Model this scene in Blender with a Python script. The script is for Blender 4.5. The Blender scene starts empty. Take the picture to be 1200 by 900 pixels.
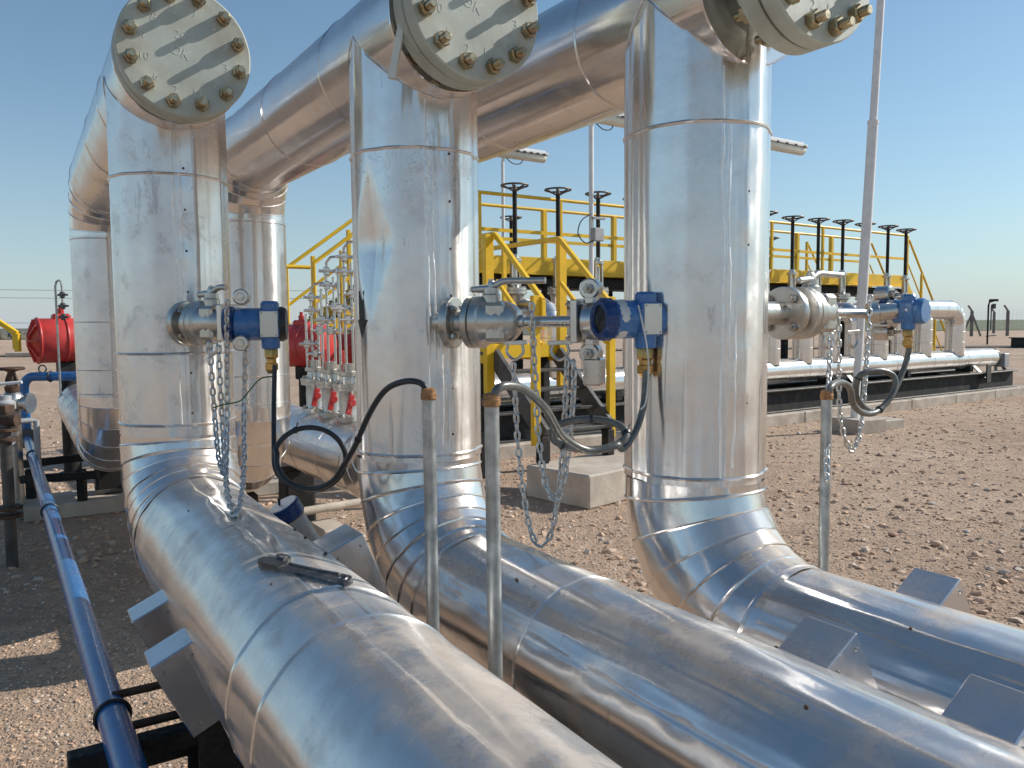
import bpy, math, random
import numpy as np
from mathutils import Vector, Matrix
random.seed(7)
R = math.radians
scene = bpy.context.scene
col = scene.collection

# ------------------------------------------------------------------ camera frame (also used to survey far things on to the ground)
F, H = 950.0, 1.5
PITCH, ROLL = R(4.25), R(0.5)
_cp, _sp, _cr, _sr = math.cos(PITCH), math.sin(PITCH), math.cos(ROLL), math.sin(ROLL)
FW = Vector((0, _cp, -_sp)); _u = Vector((0, _sp, _cp)); _r = Vector((1, 0, 0))
RT = _cr * _r - _sr * _u; UP = _sr * _r + _cr * _u
def at(px, py, Y):
    d = FW + RT * ((px - 600) / F) + UP * ((450 - py) / F)
    return Vector((0, 0, H)) + d * (Y / d.y)

# ------------------------------------------------------------------ mesh builder
class MB:
    def __init__(s): s.v = []; s.f = []; s.m = []
    def add(s, vs, fs, mi=0, M=None):
        o = len(s.v)
        s.v += [tuple(M @ Vector(v)) for v in vs] if M is not None else [tuple(v) for v in vs]
        s.f += [[i + o for i in f] for f in fs]; s.m += [mi] * len(fs); return s
    def box(s, c, d, rot=None, mi=0, ch=None):
        """box with chamfered edges"""
        x, y, z = d[0] / 2, d[1] / 2, d[2] / 2
        ch = min(x, y, z) * .18 if ch is None else min(ch, min(x, y, z) * .6)
        vs = []; idx = {}
        for sx in (-1, 1):
            for sy in (-1, 1):
                for sz in (-1, 1):
                    for a in range(3):
                        p = [sx * (x - ch), sy * (y - ch), sz * (z - ch)]
                        p[a] += (sx, sy, sz)[a] * ch
                        idx[sx, sy, sz, a] = len(vs); vs.append(Vector(p))
        fs = []
        for a in range(3):
            b, c2 = (a + 1) % 3, (a + 2) % 3
            for sg in (-1, 1):
                q = []
                for (u, w) in ((-1, -1), (1, -1), (1, 1), (-1, 1)):
                    k = [0, 0, 0]; k[a] = sg; k[b] = u; k[c2] = w; q.append(idx[k[0], k[1], k[2], a])
                fs.append(q if sg > 0 else q[::-1])
            for u in (-1, 1):
                for w in (-1, 1):
                    k1 = [0, 0, 0]; k2 = [0, 0, 0]
                    k1[a] = -1; k2[a] = 1
                    for k in (k1, k2): k[b] = u; k[c2] = w
                    q = [idx[(*k1, b)], idx[(*k2, b)], idx[(*k2, c2)], idx[(*k1, c2)]]
                    fs.append(q if u * w > 0 else q[::-1])
        for sx in (-1, 1):
            for sy in (-1, 1):
                for sz in (-1, 1):
                    q = [idx[sx, sy, sz, a] for a in range(3)]
                    fs.append(q if sx * sy * sz > 0 else q[::-1])
        c = Vector(c)
        vs = [c + (rot @ v if rot is not None else v) for v in vs]
        return s.add(vs, fs, mi)
    def bar(s, a, b, w, h, mi=0, up=(0, 0, 1)):
        a, b = Vector(a), Vector(b); t = (b - a); L = t.length; t.normalize()
        up = Vector(up)
        if abs(t.dot(up)) > .98: up = Vector((0, 1, 0))
        x = t.cross(up).normalized(); z = x.cross(t)
        return s.box((a + b) / 2, (w, L, h), Matrix((x, t, z)).transposed(), mi)
    def tube(s, pts, r, n=10, closed=False, caps=True, mi=0):
        pts = [Vector(p) for p in pts]; N = len(pts)
        T = []
        for i in range(N):
            if closed: t = pts[(i + 1) % N] - pts[i - 1]
            else: t = pts[min(i + 1, N - 1)] - pts[max(i - 1, 0)]
            T.append(t.normalized())
        u = T[0].orthogonal().normalized(); vs = []; fs = []
        for i in range(N):
            u = (u - T[i] * u.dot(T[i])).normalized(); w = T[i].cross(u)
            rr = r[i] if hasattr(r, '__len__') else r
            for k in range(n):
                a = 2 * math.pi * k / n; vs.append(pts[i] + (u * math.cos(a) + w * math.sin(a)) * rr)
        for i in range(N if closed else N - 1):
            j = (i + 1) % N; off = 0
            if closed and j == 0:
                best = min(range(n), key=lambda q: (vs[q] - vs[i * n]).length); off = best
            for k in range(n):
                fs.append([i * n + k, i * n + (k + 1) % n, j * n + (k + 1 + off) % n, j * n + (k + off) % n])
        if caps and not closed:
            fs.append(list(range(n))[::-1]); fs.append([(N - 1) * n + k for k in range(n)])
        return s.add(vs, fs, mi)
    def lathe(s, prof, o=(0, 0, 0), ax=(0, 0, 1), n=24, mi=0, ph=0.0):
        """prof: list of (height, radius)"""
        ax = Vector(ax).normalized(); o = Vector(o)
        u = Vector((0, 0, 1)) if abs(ax.z) < .9 else Vector((1, 0, 0))
        u = (u - ax * u.dot(ax)).normalized(); w = ax.cross(u)
        vs = []; fs = []
        for h, r in prof:
            for k in range(n):
                a = 2 * math.pi * k / n + ph; vs.append(o + ax * h + (u * math.cos(a) + w * math.sin(a)) * r)
        for i in range(len(prof) - 1):
            for k in range(n):
                fs.append([i * n + k, i * n + (k + 1) % n, (i + 1) * n + (k + 1) % n, (i + 1) * n + k])
        fs.append(list(range(n))[::-1]); fs.append([(len(prof) - 1) * n + k for k in range(n)])
        return s.add(vs, fs, mi)
    def disc(s, o, ax, r, t, n=32, c=None, mi=0, ph=0.0):
        c = min(t, r) * .15 if c is None else c
        return s.lathe([(0, r - c), (c, r), (t - c, r), (t, r - c)], o, ax, n, mi, ph)
    def ball(s, o, r, n=14, mi=0, sc=(1, 1, 1)):
        vs = []; fs = []
        m = n // 2
        for i in range(m + 1):
            a = math.pi * i / m
            for k in range(n):
                b = 2 * math.pi * k / n
                vs.append(Vector(o) + Vector((r * sc[0] * math.sin(a) * math.cos(b), r * sc[1] * math.sin(a) * math.sin(b), r * sc[2] * math.cos(a))))
        for i in range(m):
            for k in range(n): fs.append([i * n + k, (i + 1) * n + k, (i + 1) * n + (k + 1) % n, i * n + (k + 1) % n])
        return s.add(vs, fs, mi)
    def prism(s, poly, M, h, mi=0):
        n = len(poly)
        vs = [(x, y, 0) for x, y in poly] + [(x, y, h) for x, y in poly]
        fs = [list(range(n))[::-1], [n + i for i in range(n)]] + [[i, (i + 1) % n, n + (i + 1) % n, n + i] for i in range(n)]
        return s.add(vs, fs, mi, M)
    def torus(s, o, ax, Rr, r, n=32, m=8, mi=0):
        ax = Vector(ax).normalized(); u = ax.orthogonal().normalized(); w = ax.cross(u)
        return s.tube([Vector(o) + (u * math.cos(2 * math.pi * i / n) + w * math.sin(2 * math.pi * i / n)) * Rr for i in range(n)], r, m, closed=True, mi=mi)

FRAME = {}
def new_obj(name, data, parent=None):
    o = bpy.data.objects.new(name, data); col.objects.link(o)
    if parent is not None: o.parent = parent
    return o
def mesh_of(name, mb, mats, inv=None, sharp=35):
    me = bpy.data.meshes.new(name)
    vs = [tuple(inv @ Vector(v)) for v in mb.v] if inv is not None else mb.v
    me.from_pydata(vs, [], mb.f)
    if not isinstance(mats, (list, tuple)): mats = [mats]
    for m in mats: me.materials.append(m)
    me.polygons.foreach_set('material_index', mb.m)
    me.polygons.foreach_set('use_smooth', [True] * len(mb.f))
    me.update()
    if sharp: me.set_sharp_from_angle(angle=R(sharp))
    return me
def tag(o, label, cat, group=None):
    o['label'] = label; o['category'] = cat
    if group: o['group'] = group
    return o
def thing(name, label, cat, loc=(0, 0, 0), rz=0.0, group=None):
    o = new_obj(name, None); o.location = loc; o.rotation_euler = (0, 0, rz); o.empty_display_size = .1
    FRAME[o.name] = (Matrix.Translation(Vector(loc)) @ Matrix.Rotation(rz, 4, 'Z'))
    return tag(o, label, cat, group)
def part(name, mb, mats, parent, world=False, label=None, sharp=35):
    root = parent
    while root.parent: root = root.parent
    inv = FRAME[root.name].inverted() if world else None
    o = new_obj(name, mesh_of(name, mb, mats, inv, sharp), parent)
    if label: o['label'] = label
    return o
def solo(name, mb, mats, label, cat, loc=(0, 0, 0), group=None, sharp=35):
    o = new_obj(name, mesh_of(name, mb, mats, Matrix.Translation(-Vector(loc)), sharp)); o.location = loc
    return tag(o, label, cat, group)
def struct(name, mb, mats, sharp=35):
    o = new_obj(name, mesh_of(name, mb, mats, None, sharp)); o['kind'] = 'structure'; return o
def dup(root, loc, rz=None, label=None):
    r = root.copy(); col.objects.link(r); r.location = loc
    if rz is not None: r.rotation_euler = (0, 0, rz)
    if label: r['label'] = label
    for ch in list(root.children):
        c = ch.copy(); col.objects.link(c); c.parent = r
        for g in list(ch.children):
            d = g.copy(); col.objects.link(d); d.parent = c
    return r

# ------------------------------------------------------------------ materials
def _nt(name):
    m = bpy.data.materials.new(name); m.use_nodes = True
    nt = m.node_tree; nt.nodes.clear()
    out = nt.nodes.new('ShaderNodeOutputMaterial')
    return m, nt, out
def N(nt, t, **kw):
    n = nt.nodes.new('ShaderNode' + t)
    for k, v in kw.items():
        if k in n.inputs: n.inputs[k].default_value = v
        else: setattr(n, k, v)
    return n
def ramp(nt, src, stops):
    r = N(nt, 'ValToRGB'); e = r.color_ramp.elements
    while len(e) < len(stops): e.new(.5)
    for i, (p, c) in enumerate(stops):
        e[i].position = p; e[i].color = c if hasattr(c, '__len__') else (c, c, c, 1)
    nt.links.new(src, r.inputs['Fac']); return r
def noise(nt, vec, scale, detail=4, rough=.55):
    n = N(nt, 'TexNoise', Scale=scale, Detail=detail, Roughness=rough)
    nt.links.new(vec, n.inputs['Vector']); return n
def pm(name, c, rough=.5, metal=0.0, var=.2, scale=14, bump=.15, bscale=60, dirt=None, dirt_amt=.35, coat=0.0, rv=.25):
    """painted / metal surface: uneven colour and gloss, fine bump, grime in patches"""
    m, nt, out = _nt(name)
    tc = N(nt, 'TexCoord'); b = N(nt, 'BsdfPrincipled'); L = nt.links.new
    n1 = noise(nt, tc.outputs['Object'], scale, 6)
    lo = [max(0, x * (1 - var)) for x in c] + [1]; hi = [min(1, x * (1 + var)) for x in c] + [1]
    r = ramp(nt, n1.outputs['Fac'], [(.3, lo), (.7, hi)])
    src = r.outputs['Color']
    if dirt:
        n2 = noise(nt, tc.outputs['Object'], scale * .45, 8, .65)
        rd = ramp(nt, n2.outputs['Fac'], [(.48, 0), (.68, dirt_amt)])
        mx = N(nt, 'MixRGB'); mx.inputs['Color2'].default_value = (*dirt, 1)
        L(rd.outputs['Color'], mx.inputs['Fac']); L(src, mx.inputs['Color1']); src = mx.outputs['Color']
    L(src, b.inputs['Base Color'])
    n3 = noise(nt, tc.outputs['Object'], bscale, 4)
    rr = ramp(nt, n3.outputs['Fac'], [(.3, max(.03, rough * (1 - rv))), (.7, min(1, rough * (1 + rv)))])
    L(rr.outputs['Color'], b.inputs['Roughness'])
    b.inputs['Metallic'].default_value = metal
    if coat: b.inputs['Coat Weight'].default_value = coat
    if bump:
        bp = N(nt, 'Bump', Strength=bump, Distance=.004); L(n3.outputs['Fac'], bp.inputs['Height']); L(bp.outputs['Normal'], b.inputs['Normal'])
    L(b.outputs['BSDF'], out.inputs['Surface']); return m

AROT = .25
def alu(name, rough=.17, dust=.5, tint=(.81, .78, .755), stain=0.0, scribble=False, seed=0.0, axis=None, bloom=.08, bmp=.11):
    """rolled aluminium jacket: mirror-like with hazy patches, dust lying on what faces up, drips and scuffs"""
    m, nt, out = _nt(name); L = nt.links.new
    tc = N(nt, 'TexCoord'); mp = N(nt, 'Mapping'); mp.inputs['Location'].default_value = (seed, seed * 1.7, seed * .6)
    L(tc.outputs['Object'], mp.inputs['Vector']); vec = mp.outputs['Vector']
    met = N(nt, 'BsdfPrincipled', Metallic=1.0); met.inputs['Base Color'].default_value = (*tint, 1)
    if axis:      # rolled sheet: reflections smear along the pipe and stay sharp across it
        met.inputs['Anisotropic'].default_value = .9
        tg = N(nt, 'Tangent', direction_type='RADIAL', axis=axis); L(tg.outputs['Tangent'], met.inputs['Tangent'])
        met.inputs['Anisotropic Rotation'].default_value = AROT
        rough = rough * (1.22 if axis == 'Z' else 1.05)
    haze = noise(nt, vec, 5.5, 8, .62)
    rr = ramp(nt, haze.outputs['Fac'], [(.35, rough * .8), (.56, rough * 1.05), (.72, rough * 1.6)])
    L(rr.outputs['Color'], met.inputs['Roughness'])
    tone = ramp(nt, noise(nt, vec, 9, 9, .7).outputs['Fac'], [(.3, (tint[0] * .88, tint[1] * .88, tint[2] * .88, 1)), (.6, (*tint, 1))])
    L(tone.outputs['Color'], met.inputs['Base Color'])
    bn = noise(nt, vec, 13, 4, .55); fine = noise(nt, vec, 160, 2)
    ma = N(nt, 'Math', operation='MULTIPLY_ADD'); ma.inputs[1].default_value = .004
    L(fine.outputs['Fac'], ma.inputs[0]); L(bn.outputs['Fac'], ma.inputs[2])
    bp = N(nt, 'Bump', Strength=bmp, Distance=.010); L(ma.outputs[0], bp.inputs['Height']); L(bp.outputs['Normal'], met.inputs['Normal'])
    # oxide bloom: part of the light leaves in a wide lobe, so sun and shadow read on the sheet
    blo = N(nt, 'BsdfPrincipled', Metallic=1.0, Roughness=.62); blo.inputs['Base Color'].default_value = (tint[0], tint[1], tint[2] * .99, 1)
    bfac = ramp(nt, noise(nt, vec, 4.3, 9, .65).outputs['Fac'], [(.35, bloom * .7), (.65, bloom * 1.35)])
    mb_ = N(nt, 'MixShader'); L(bfac.outputs['Color'], mb_.inputs['Fac']); L(met.outputs['BSDF'], mb_.inputs[1]); L(blo.outputs['BSDF'], mb_.inputs[2])
    # dust
    dus = N(nt, 'BsdfPrincipled', Roughness=.75, Metallic=.25); dus.inputs['Base Color'].default_value = (.52, .44, .37, 1)
    geo = N(nt, 'NewGeometry'); sx = N(nt, 'SeparateXYZ'); L(geo.outputs['Normal'], sx.inputs[0])
    upf = N(nt, 'MapRange'); upf.inputs['From Min'].default_value = .05; upf.inputs['From Max'].default_value = .95; L(sx.outputs['Z'], upf.inputs['Value'])
    dn = ramp(nt, noise(nt, vec, 3.2, 10, .68).outputs['Fac'], [(.42, .03), (.52, .30), (.58, .75), (.66, 1)])
    mu = N(nt, 'Math', operation='MULTIPLY'); L(upf.outputs[0], mu.inputs[0]); L(dn.outputs['Color'], mu.inputs[1])
    mu2 = N(nt, 'Math', operation='MULTIPLY'); mu2.inputs[1].default_value = dust; L(mu.outputs[0], mu2.inputs[0])
    fac = mu2.outputs[0]
    # handling scuffs everywhere, thin
    sm = ramp(nt, noise(nt, vec, 11, 12, .75).outputs['Fac'], [(.60 - stain * .3, 0), (.63 - stain * .3, .06 + stain * .6), (.70 - stain * .2, .12 + stain)])
    mxx = N(nt, 'Math', operation='MAXIMUM'); L(fac, mxx.inputs[0]); L(sm.outputs['Color'], mxx.inputs[1]); fac = mxx.outputs[0]
    ms = N(nt, 'MixShader'); L(fac, ms.inputs['Fac']); L(mb_.outputs['Shader'], ms.inputs[1]); L(dus.outputs['BSDF'], ms.inputs[2])
    last = ms.outputs['Shader']
    # dark drips and blotches
    st = N(nt, 'Mapping'); st.inputs['Scale'].default_value = (9, 9, 2.2); L(vec, st.inputs['Vector'])
    dr = ramp(nt, noise(nt, st.outputs['Vector'], 1.6, 7, .6).outputs['Fac'], [(.665, 0), (.685, .25), (.73, .4)])
    drk = N(nt, 'BsdfPrincipled', Roughness=.35, Metallic=.9); drk.inputs['Base Color'].default_value = (.30, .29, .28, 1)
    m2 = N(nt, 'MixShader'); L(dr.outputs['Color'], m2.inputs['Fac']); L(last, m2.inputs[1]); L(drk.outputs['BSDF'], m2.inputs[2]); last = m2.outputs['Shader']
    if scribble:   # greasy pencil loops in a band under the upper seam
        sz = N(nt, 'SeparateXYZ'); L(tc.outputs['Object'], sz.inputs[0])
        wv = N(nt, 'TexWave', Scale=7.0, Distortion=9.0, Detail=3.0); wv.inputs['Detail Scale'].default_value = 2.2; L(tc.outputs['Object'], wv.inputs['Vector'])
        ln = ramp(nt, wv.outputs['Fac'], [(.44, 0), (.5, 1), (.56, 0)])
        zl = ramp(nt, sz.outputs['Z'], [(0, 0), (1, 1)])
        za = N(nt, 'MapRange'); za.inputs['From Min'].default_value = 1.84; za.inputs['From Max'].default_value = 1.95; L(sz.outputs['Z'], za.inputs['Value'])
        zb = N(nt, 'MapRange'); zb.inputs['From Min'].default_value = 2.0; zb.inputs['From Max'].default_value = 1.985; L(sz.outputs['Z'], zb.inputs['Value'])
        a = N(nt, 'Math', operation='MULTIPLY'); L(za.outputs[0], a.inputs[0]); L(zb.outputs[0], a.inputs[1])
        b2 = N(nt, 'Math', operation='MULTIPLY'); L(a.outputs[0], b2.inputs[0]); L(ln.outputs['Color'], b2.inputs[1])
        c2 = N(nt, 'Math', operation='MULTIPLY'); c2.inputs[1].default_value = .85; L(b2.outputs[0], c2.inputs[0])
        m3 = N(nt, 'MixShader'); L(c2.outputs[0], m3.inputs['Fac']); L(last, m3.inputs[1]); L(drk.outputs['BSDF'], m3.inputs[2]); last = m3.outputs['Shader']
    L(last, out.inputs['Surface']); return m

M = {}
for _k, _r, _d, _s, _st, _sc in (('a', .20, .85, 1.3, .16, False), ('b', .18, .75, 4.1, .06, True), ('c', .17, 1.0, 7.7, .06, False), ('back', .2, .6, 2.2, .04, False)):
    for _ax in (None, 'Y', 'Z'):
        M['alu_' + _k + (_ax or '')] = alu('aluminium_jacket_' + {'a': 'worn', 'b': 'marked', 'c': 'bright', 'back': 'far'}[_k], _r, _d, stain=_st, scribble=_sc and _ax == 'Z', seed=_s, axis=_ax)
M['glint_line'] = pm('sun_glint_metal', (.86, .84, .82), .48, 1, .05, 20, 0)  # pale satin metal for the added tubes that draw sun glint lines
M['alu_skid'] = alu('aluminium_jacket_far', .22, .3, seed=5.5, axis='X', bloom=.2, bmp=.02); M['alu_skidZ'] = alu('aluminium_jacket_far', .2, .15, seed=3.5, axis=None, bloom=.1, bmp=.015)
M['alu_old'] = alu('aluminium_sheet_cover', .2, .55, (.70, .69, .70), stain=.08, seed=9.0, bloom=.15)
M['flange'] = pm('grey_green_primer', (.50, .53, .46), .55, 0, .08, 9, .12, 40, (.28, .22, .14), .5)
M['zinc'] = pm('yellow_zinc_plating', (.46, .37, .24), .33, 1, .35, 40, .1, 120, (.3, .22, .08), .5)
M['gasket'] = pm('dark_gasket', (.06, .045, .04), .8, 0, .3)
M['steel'] = pm('stainless_steel', (.60, .58, .55), .27, 1, .06, 6, .0, 14, (.42, .38, .33), .15, rv=.12)
M['cast'] = pm('cast_valve_body', (.56, .54, .50), .34, .95, .12, 9, .10, 60, (.30, .25, .19), .4)
M['bolt'] = pm('bolt_steel', (.45, .42, .38), .35, 1, .3, 60, .1)
M['blue'] = pm('blue_housing_paint', (.045, .17, .41), .28, 0, .15, 25, .08, 90, (.12, .13, .15), .25, .4)
M['blue_dark'] = pm('navy_housing_paint', (.009, .04, .15), .3, 0, .15, 25, .08, 90)
M['chip'] = pm('worn_white_film', (.62, .60, .57), .5, 0, .12, 60)
M['brass'] = pm('brass', (.52, .33, .12), .3, 1, .25, 40, .08, 90, (.2, .12, .04), .4)
M['plate'] = pm('brushed_name_plate', (.66, .64, .58), .32, .6, .05, 12, 0, 14, rv=.1)
M['rubber'] = pm('black_cable_sheath', (.022, .022, .024), .42, 0, .3, 30, .1, 90)
M['flex'] = pm('grey_flexible_conduit', (.13, .13, .12), .36, .35, .25, 30, .1, 90, (.25, .22, .18), .3)
M['green'] = pm('green_earth_wire', (.05, .14, .03), .4, 0, .3)
M['galv'] = pm('galvanised_conduit', (.40, .41, .40), .42, .75, .28, 30, .15, 70, (.22, .21, .19), .5)
M['rust'] = pm('rusty_fitting', (.33, .17, .07), .6, .4, .4, 50, .5, 120)
M['rustdark'] = pm('rusted_dark_steel', (.095, .055, .035), .7, .3, .45, 25, .4, 90, (.05, .04, .035), .6)
M['chain'] = pm('chain_steel', (.60, .585, .56), .36, 1, .3, 60, .1)
M['wrench'] = pm('oily_tool_steel', (.15, .15, .155), .36, .9, .3, 60, .12, 160, (.05, .045, .04), .5)
M['bluepipe'] = pm('blue_pipe_paint', (.022, .145, .37), .3, 0, .12, 12, .06, 80, (.10, .12, .16), .3, .3)
M['white'] = pm('white_paint', (.78, .77, .75), .45, 0, .06, 10, .08, 60, (.42, .38, .32), .25)
M['yellow'] = pm('safety_yellow_paint', (.82, .50, .012), .42, 0, .1, 6, .08, 50, (.45, .3, .05), .3)
M['black'] = pm('black_steel_paint', (.008, .0075, .0075), .75, 0, .4, 10, .15, 60, (.10, .08, .06), .35)
M['darkgrey'] = pm('dark_grey_steel', (.085, .083, .08), .45, .3, .3, 10, .12, 60, (.18, .15, .11), .4)
M['wheel'] = pm('handwheel_paint', (.11, .085, .07), .5, .3, .4, 30, .15)
M['red'] = pm('red_actuator_paint', (.55, .045, .038), .4, 0, .14, 9, .1, 60, (.2, .03, .025), .4)
M['redh'] = pm('red_handle_coating', (.42, .03, .03), .35, 0, .1)
M['concrete'] = pm('concrete', (.50, .43, .355), .9, 0, .22, 5, .8, 38, (.30, .22, .155), .75)
M['arrow'] = pm('black_arrow_film', (.03, .028, .026), .45, 0, .2)
M['chalk'] = pm('chalk', (.64, .66, .60), .9, 0, .1)
M['glass'] = pm('display_window', (.012, .016, .016), .08, 0, .2, 10, 0)
M['lamp'] = pm('lamp_diffuser', (.72, .70, .62), .35, 0, .08)
M['board'] = pm('grey_enclosure', (.38, .38, .38), .5, .2, .1, 9, .05, 50)
M['wood'] = pm('weathered_post', (.19, .17, .15), .85, 0, .25, 6, .3, 30)
M['wire'] = pm('fence_wire', (.20, .19, .18), .5, .5, .2)

def ground_mat():
    m, nt, out = _nt('gravelly_desert_ground'); L = nt.links.new
    tc = N(nt, 'TexCoord'); b = N(nt, 'BsdfPrincipled', Roughness=.95); v = tc.outputs['Object']
    big = ramp(nt, noise(nt, v, .35, 8, .6).outputs['Fac'], [(.3, (.52, .35, .238, 1)), (.5, (.645, .45, .315, 1)), (.7, (.72, .53, .385, 1))])
    med = ramp(nt, noise(nt, v, 5, 8, .7).outputs['Fac'], [(.3, .70), (.7, 1.18)])
    mul = N(nt, 'MixRGB', blend_type='MULTIPLY'); mul.inputs['Fac'].default_value = 1
    L(big.outputs['Color'], mul.inputs['Color1']); L(med.outputs['Color'], mul.inputs['Color2'])
    vo = N(nt, 'TexVoronoi', Scale=38.0); L(v, vo.inputs['Vector'])
    hs = N(nt, 'SeparateColor'); L(vo.outputs['Color'], hs.inputs[0])
    pick = ramp(nt, hs.outputs[0], [(.55, 0), (.6, .55)])
    pc = ramp(nt, hs.outputs[1], [(0, (.20, .15, .11, 1)), (.5, (.40, .33, .26, 1)), (1, (.52, .46, .39, 1))])
    vs2 = N(nt, 'TexVoronoi', Scale=85.0); L(v, vs2.inputs['Vector']); e2 = ramp(nt, vs2.outputs['Distance'], [(.1, 1), (.55, 0)])
    s2 = N(nt, 'SeparateColor'); L(vs2.outputs['Color'], s2.inputs[0]); k2 = ramp(nt, s2.outputs[0], [(.35, 0), (.45, .8), (1, 1)])
    sm2 = N(nt, 'Math', operation='MULTIPLY'); L(e2.outputs['Color'], sm2.inputs[0]); L(k2.outputs['Color'], sm2.inputs[1])
    edge = ramp(nt, vo.outputs['Distance'], [(.30, 1), (.5, 0)])
    pm2 = N(nt, 'Math', operation='MULTIPLY'); L(pick.outputs['Color'], pm2.inputs[0]); L(edge.outputs['Color'], pm2.inputs[1])
    mx = N(nt, 'MixRGB'); L(pm2.outputs[0], mx.inputs['Fac']); L(mul.outputs['Color'], mx.inputs['Color1']); L(pc.outputs['Color'], mx.inputs['Color2'])
    fin = ramp(nt, noise(nt, v, 120, 3, .7).outputs['Fac'], [(.25, .72), (.75, 1.2)])
    mu3 = N(nt, 'MixRGB', blend_type='MULTIPLY'); mu3.inputs['Fac'].default_value = 1
    L(mx.outputs['Color'], mu3.inputs['Color1']); L(fin.outputs['Color'], mu3.inputs['Color2'])
    L(mu3.outputs['Color'], b.inputs['Base Color'])
    h1 = N(nt, 'Math', operation='MULTIPLY_ADD'); h1.inputs[1].default_value = .5; L(pm2.outputs[0], h1.inputs[0]); L(noise(nt, v, 22, 8, .7).outputs['Fac'], h1.inputs[2])
    h2 = N(nt, 'Math', operation='MULTIPLY_ADD'); h2.inputs[1].default_value = 1.5; L(noise(nt, v, 2.2, 3).outputs['Fac'], h2.inputs[0]); L(h1.outputs[0], h2.inputs[2])
    h3 = N(nt, 'Math', operation='MULTIPLY_ADD'); h3.inputs[1].default_value = .35; L(sm2.outputs[0], h3.inputs[0]); L(h2.outputs[0], h3.inputs[2])
    bp = N(nt, 'Bump', Strength=1.0, Distance=.045); L(h3.outputs[0], bp.inputs['Height']); L(bp.outputs['Normal'], b.inputs['Normal'])
    L(b.outputs['BSDF'], out.inputs['Surface']); return m
M['ground'] = ground_mat()
def stone_mat():
    m, nt, out = _nt('mixed_stones'); L = nt.links.new
    b = N(nt, 'BsdfPrincipled', Roughness=.9); g = N(nt, 'NewGeometry'); tc = N(nt, 'TexCoord')
    r = ramp(nt, g.outputs['Random Per Island'], [(0, (.33, .22, .15, 1)), (.35, (.54, .355, .24, 1)), (.7, (.62, .435, .31, 1)), (.9, (.60, .49, .395, 1)), (1, (.64, .57, .50, 1))])
    n = ramp(nt, noise(nt, tc.outputs['Object'], 60, 5).outputs['Fac'], [(.3, .75), (.7, 1.15)])
    mul = N(nt, 'MixRGB', blend_type='MULTIPLY'); mul.inputs['Fac'].default_value = 1
    L(r.outputs['Color'], mul.inputs['Color1']); L(n.outputs['Color'], mul.inputs['Color2']); L(mul.outputs['Color'], b.inputs['Base Color'])
    L(b.outputs['BSDF'], out.inputs['Surface']); return m
M['stone'] = stone_mat()
M['redstone'] = pm('reddish_stone', (.36, .21, .14), .85, 0, .25, 40, .5, 90)
M['field'] = pm('far_green_scrub', (.125, .135, .065), .95, 0, .4, .25, 0)
M['scrub'] = pm('far_grey_scrub', (.13, .115, .08), .95, 0, .45, .3, 0)
M['track'] = pm('dark_track', (.17, .135, .10), .95, 0, .3, .5, .3, 8)

# ------------------------------------------------------------------ aluminium jackets
class Wob:
    """rolled sheet is never quite round: slow radial waves, a lap seam, local dents"""
    def __init__(s, seed, amp=.0011, lap=None, dents=(), ridges=()):
        rng = np.random.RandomState(seed); s.k = list(range(2, 26))
        s.a = [amp * (2.6 if 3 < k < 16 else 1.6) * rng.uniform(.25, 1) / k ** .8 for k in s.k]; s.p = rng.uniform(0, 6.28, len(s.k)); s.w = rng.uniform(.6, 3.2, len(s.k)); s.q = rng.uniform(0, 6.28, len(s.k)); s.u = rng.uniform(.3, 1.1, len(s.k))
        s.lap = lap; s.d = dents; s.rd = ridges; s.rp = rng.uniform(0, 6.28, 9)
    def __call__(s, th, l):
        v = sum(a * math.cos(k * th + p + u * math.sin(w * l + q)) for a, k, p, w, q, u in zip(s.a, s.k, s.p, s.w, s.q, s.u))
        if s.lap is not None:
            t0 = s.lap + .006 * math.sin(l * 21 + s.rp[0]) + .004 * math.sin(l * 47 + s.rp[1])
            dd = (th - t0) % (2 * math.pi)
            v += .0016 * (1 - dd / (2 * math.pi))
            e = min(dd, 2 * math.pi - dd)
            v += .0010 * math.exp(-(e / .11) ** 2) * (math.sin(l * 31 + s.rp[2]) + .7 * math.sin(l * 57 + s.rp[3]))
        for i, (t, A) in enumerate(s.rd):      # thin wavering creases along the sheet
            p = s.rp[i % 9]; e = (th - t - .010 * math.sin(l * 9 + p) - .008 * math.sin(l * 23 + 2 * p) + math.pi) % (2 * math.pi) - math.pi
            if abs(e) < .2: v += A * math.exp(-(e / .042) ** 2) * (.75 + .35 * math.sin(l * 17 + p) + .4 * max(0, math.sin(l * 41 + 3 * p)) ** 6)
        for (t, z, wt, wz, dp) in s.d:
            e = (th - t + math.pi) % (2 * math.pi) - math.pi
            if dp > .02: q = abs(e) / wt + abs(l - z) / wz; f = max(0, 1 - q) ** 1.1
            else: q = math.sqrt((e / wt) ** 2 + ((l - z) / wz) ** 2); f = max(0, 1 - q) ** 1.3
            v -= dp * f
        return v
RAD = .19
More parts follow.
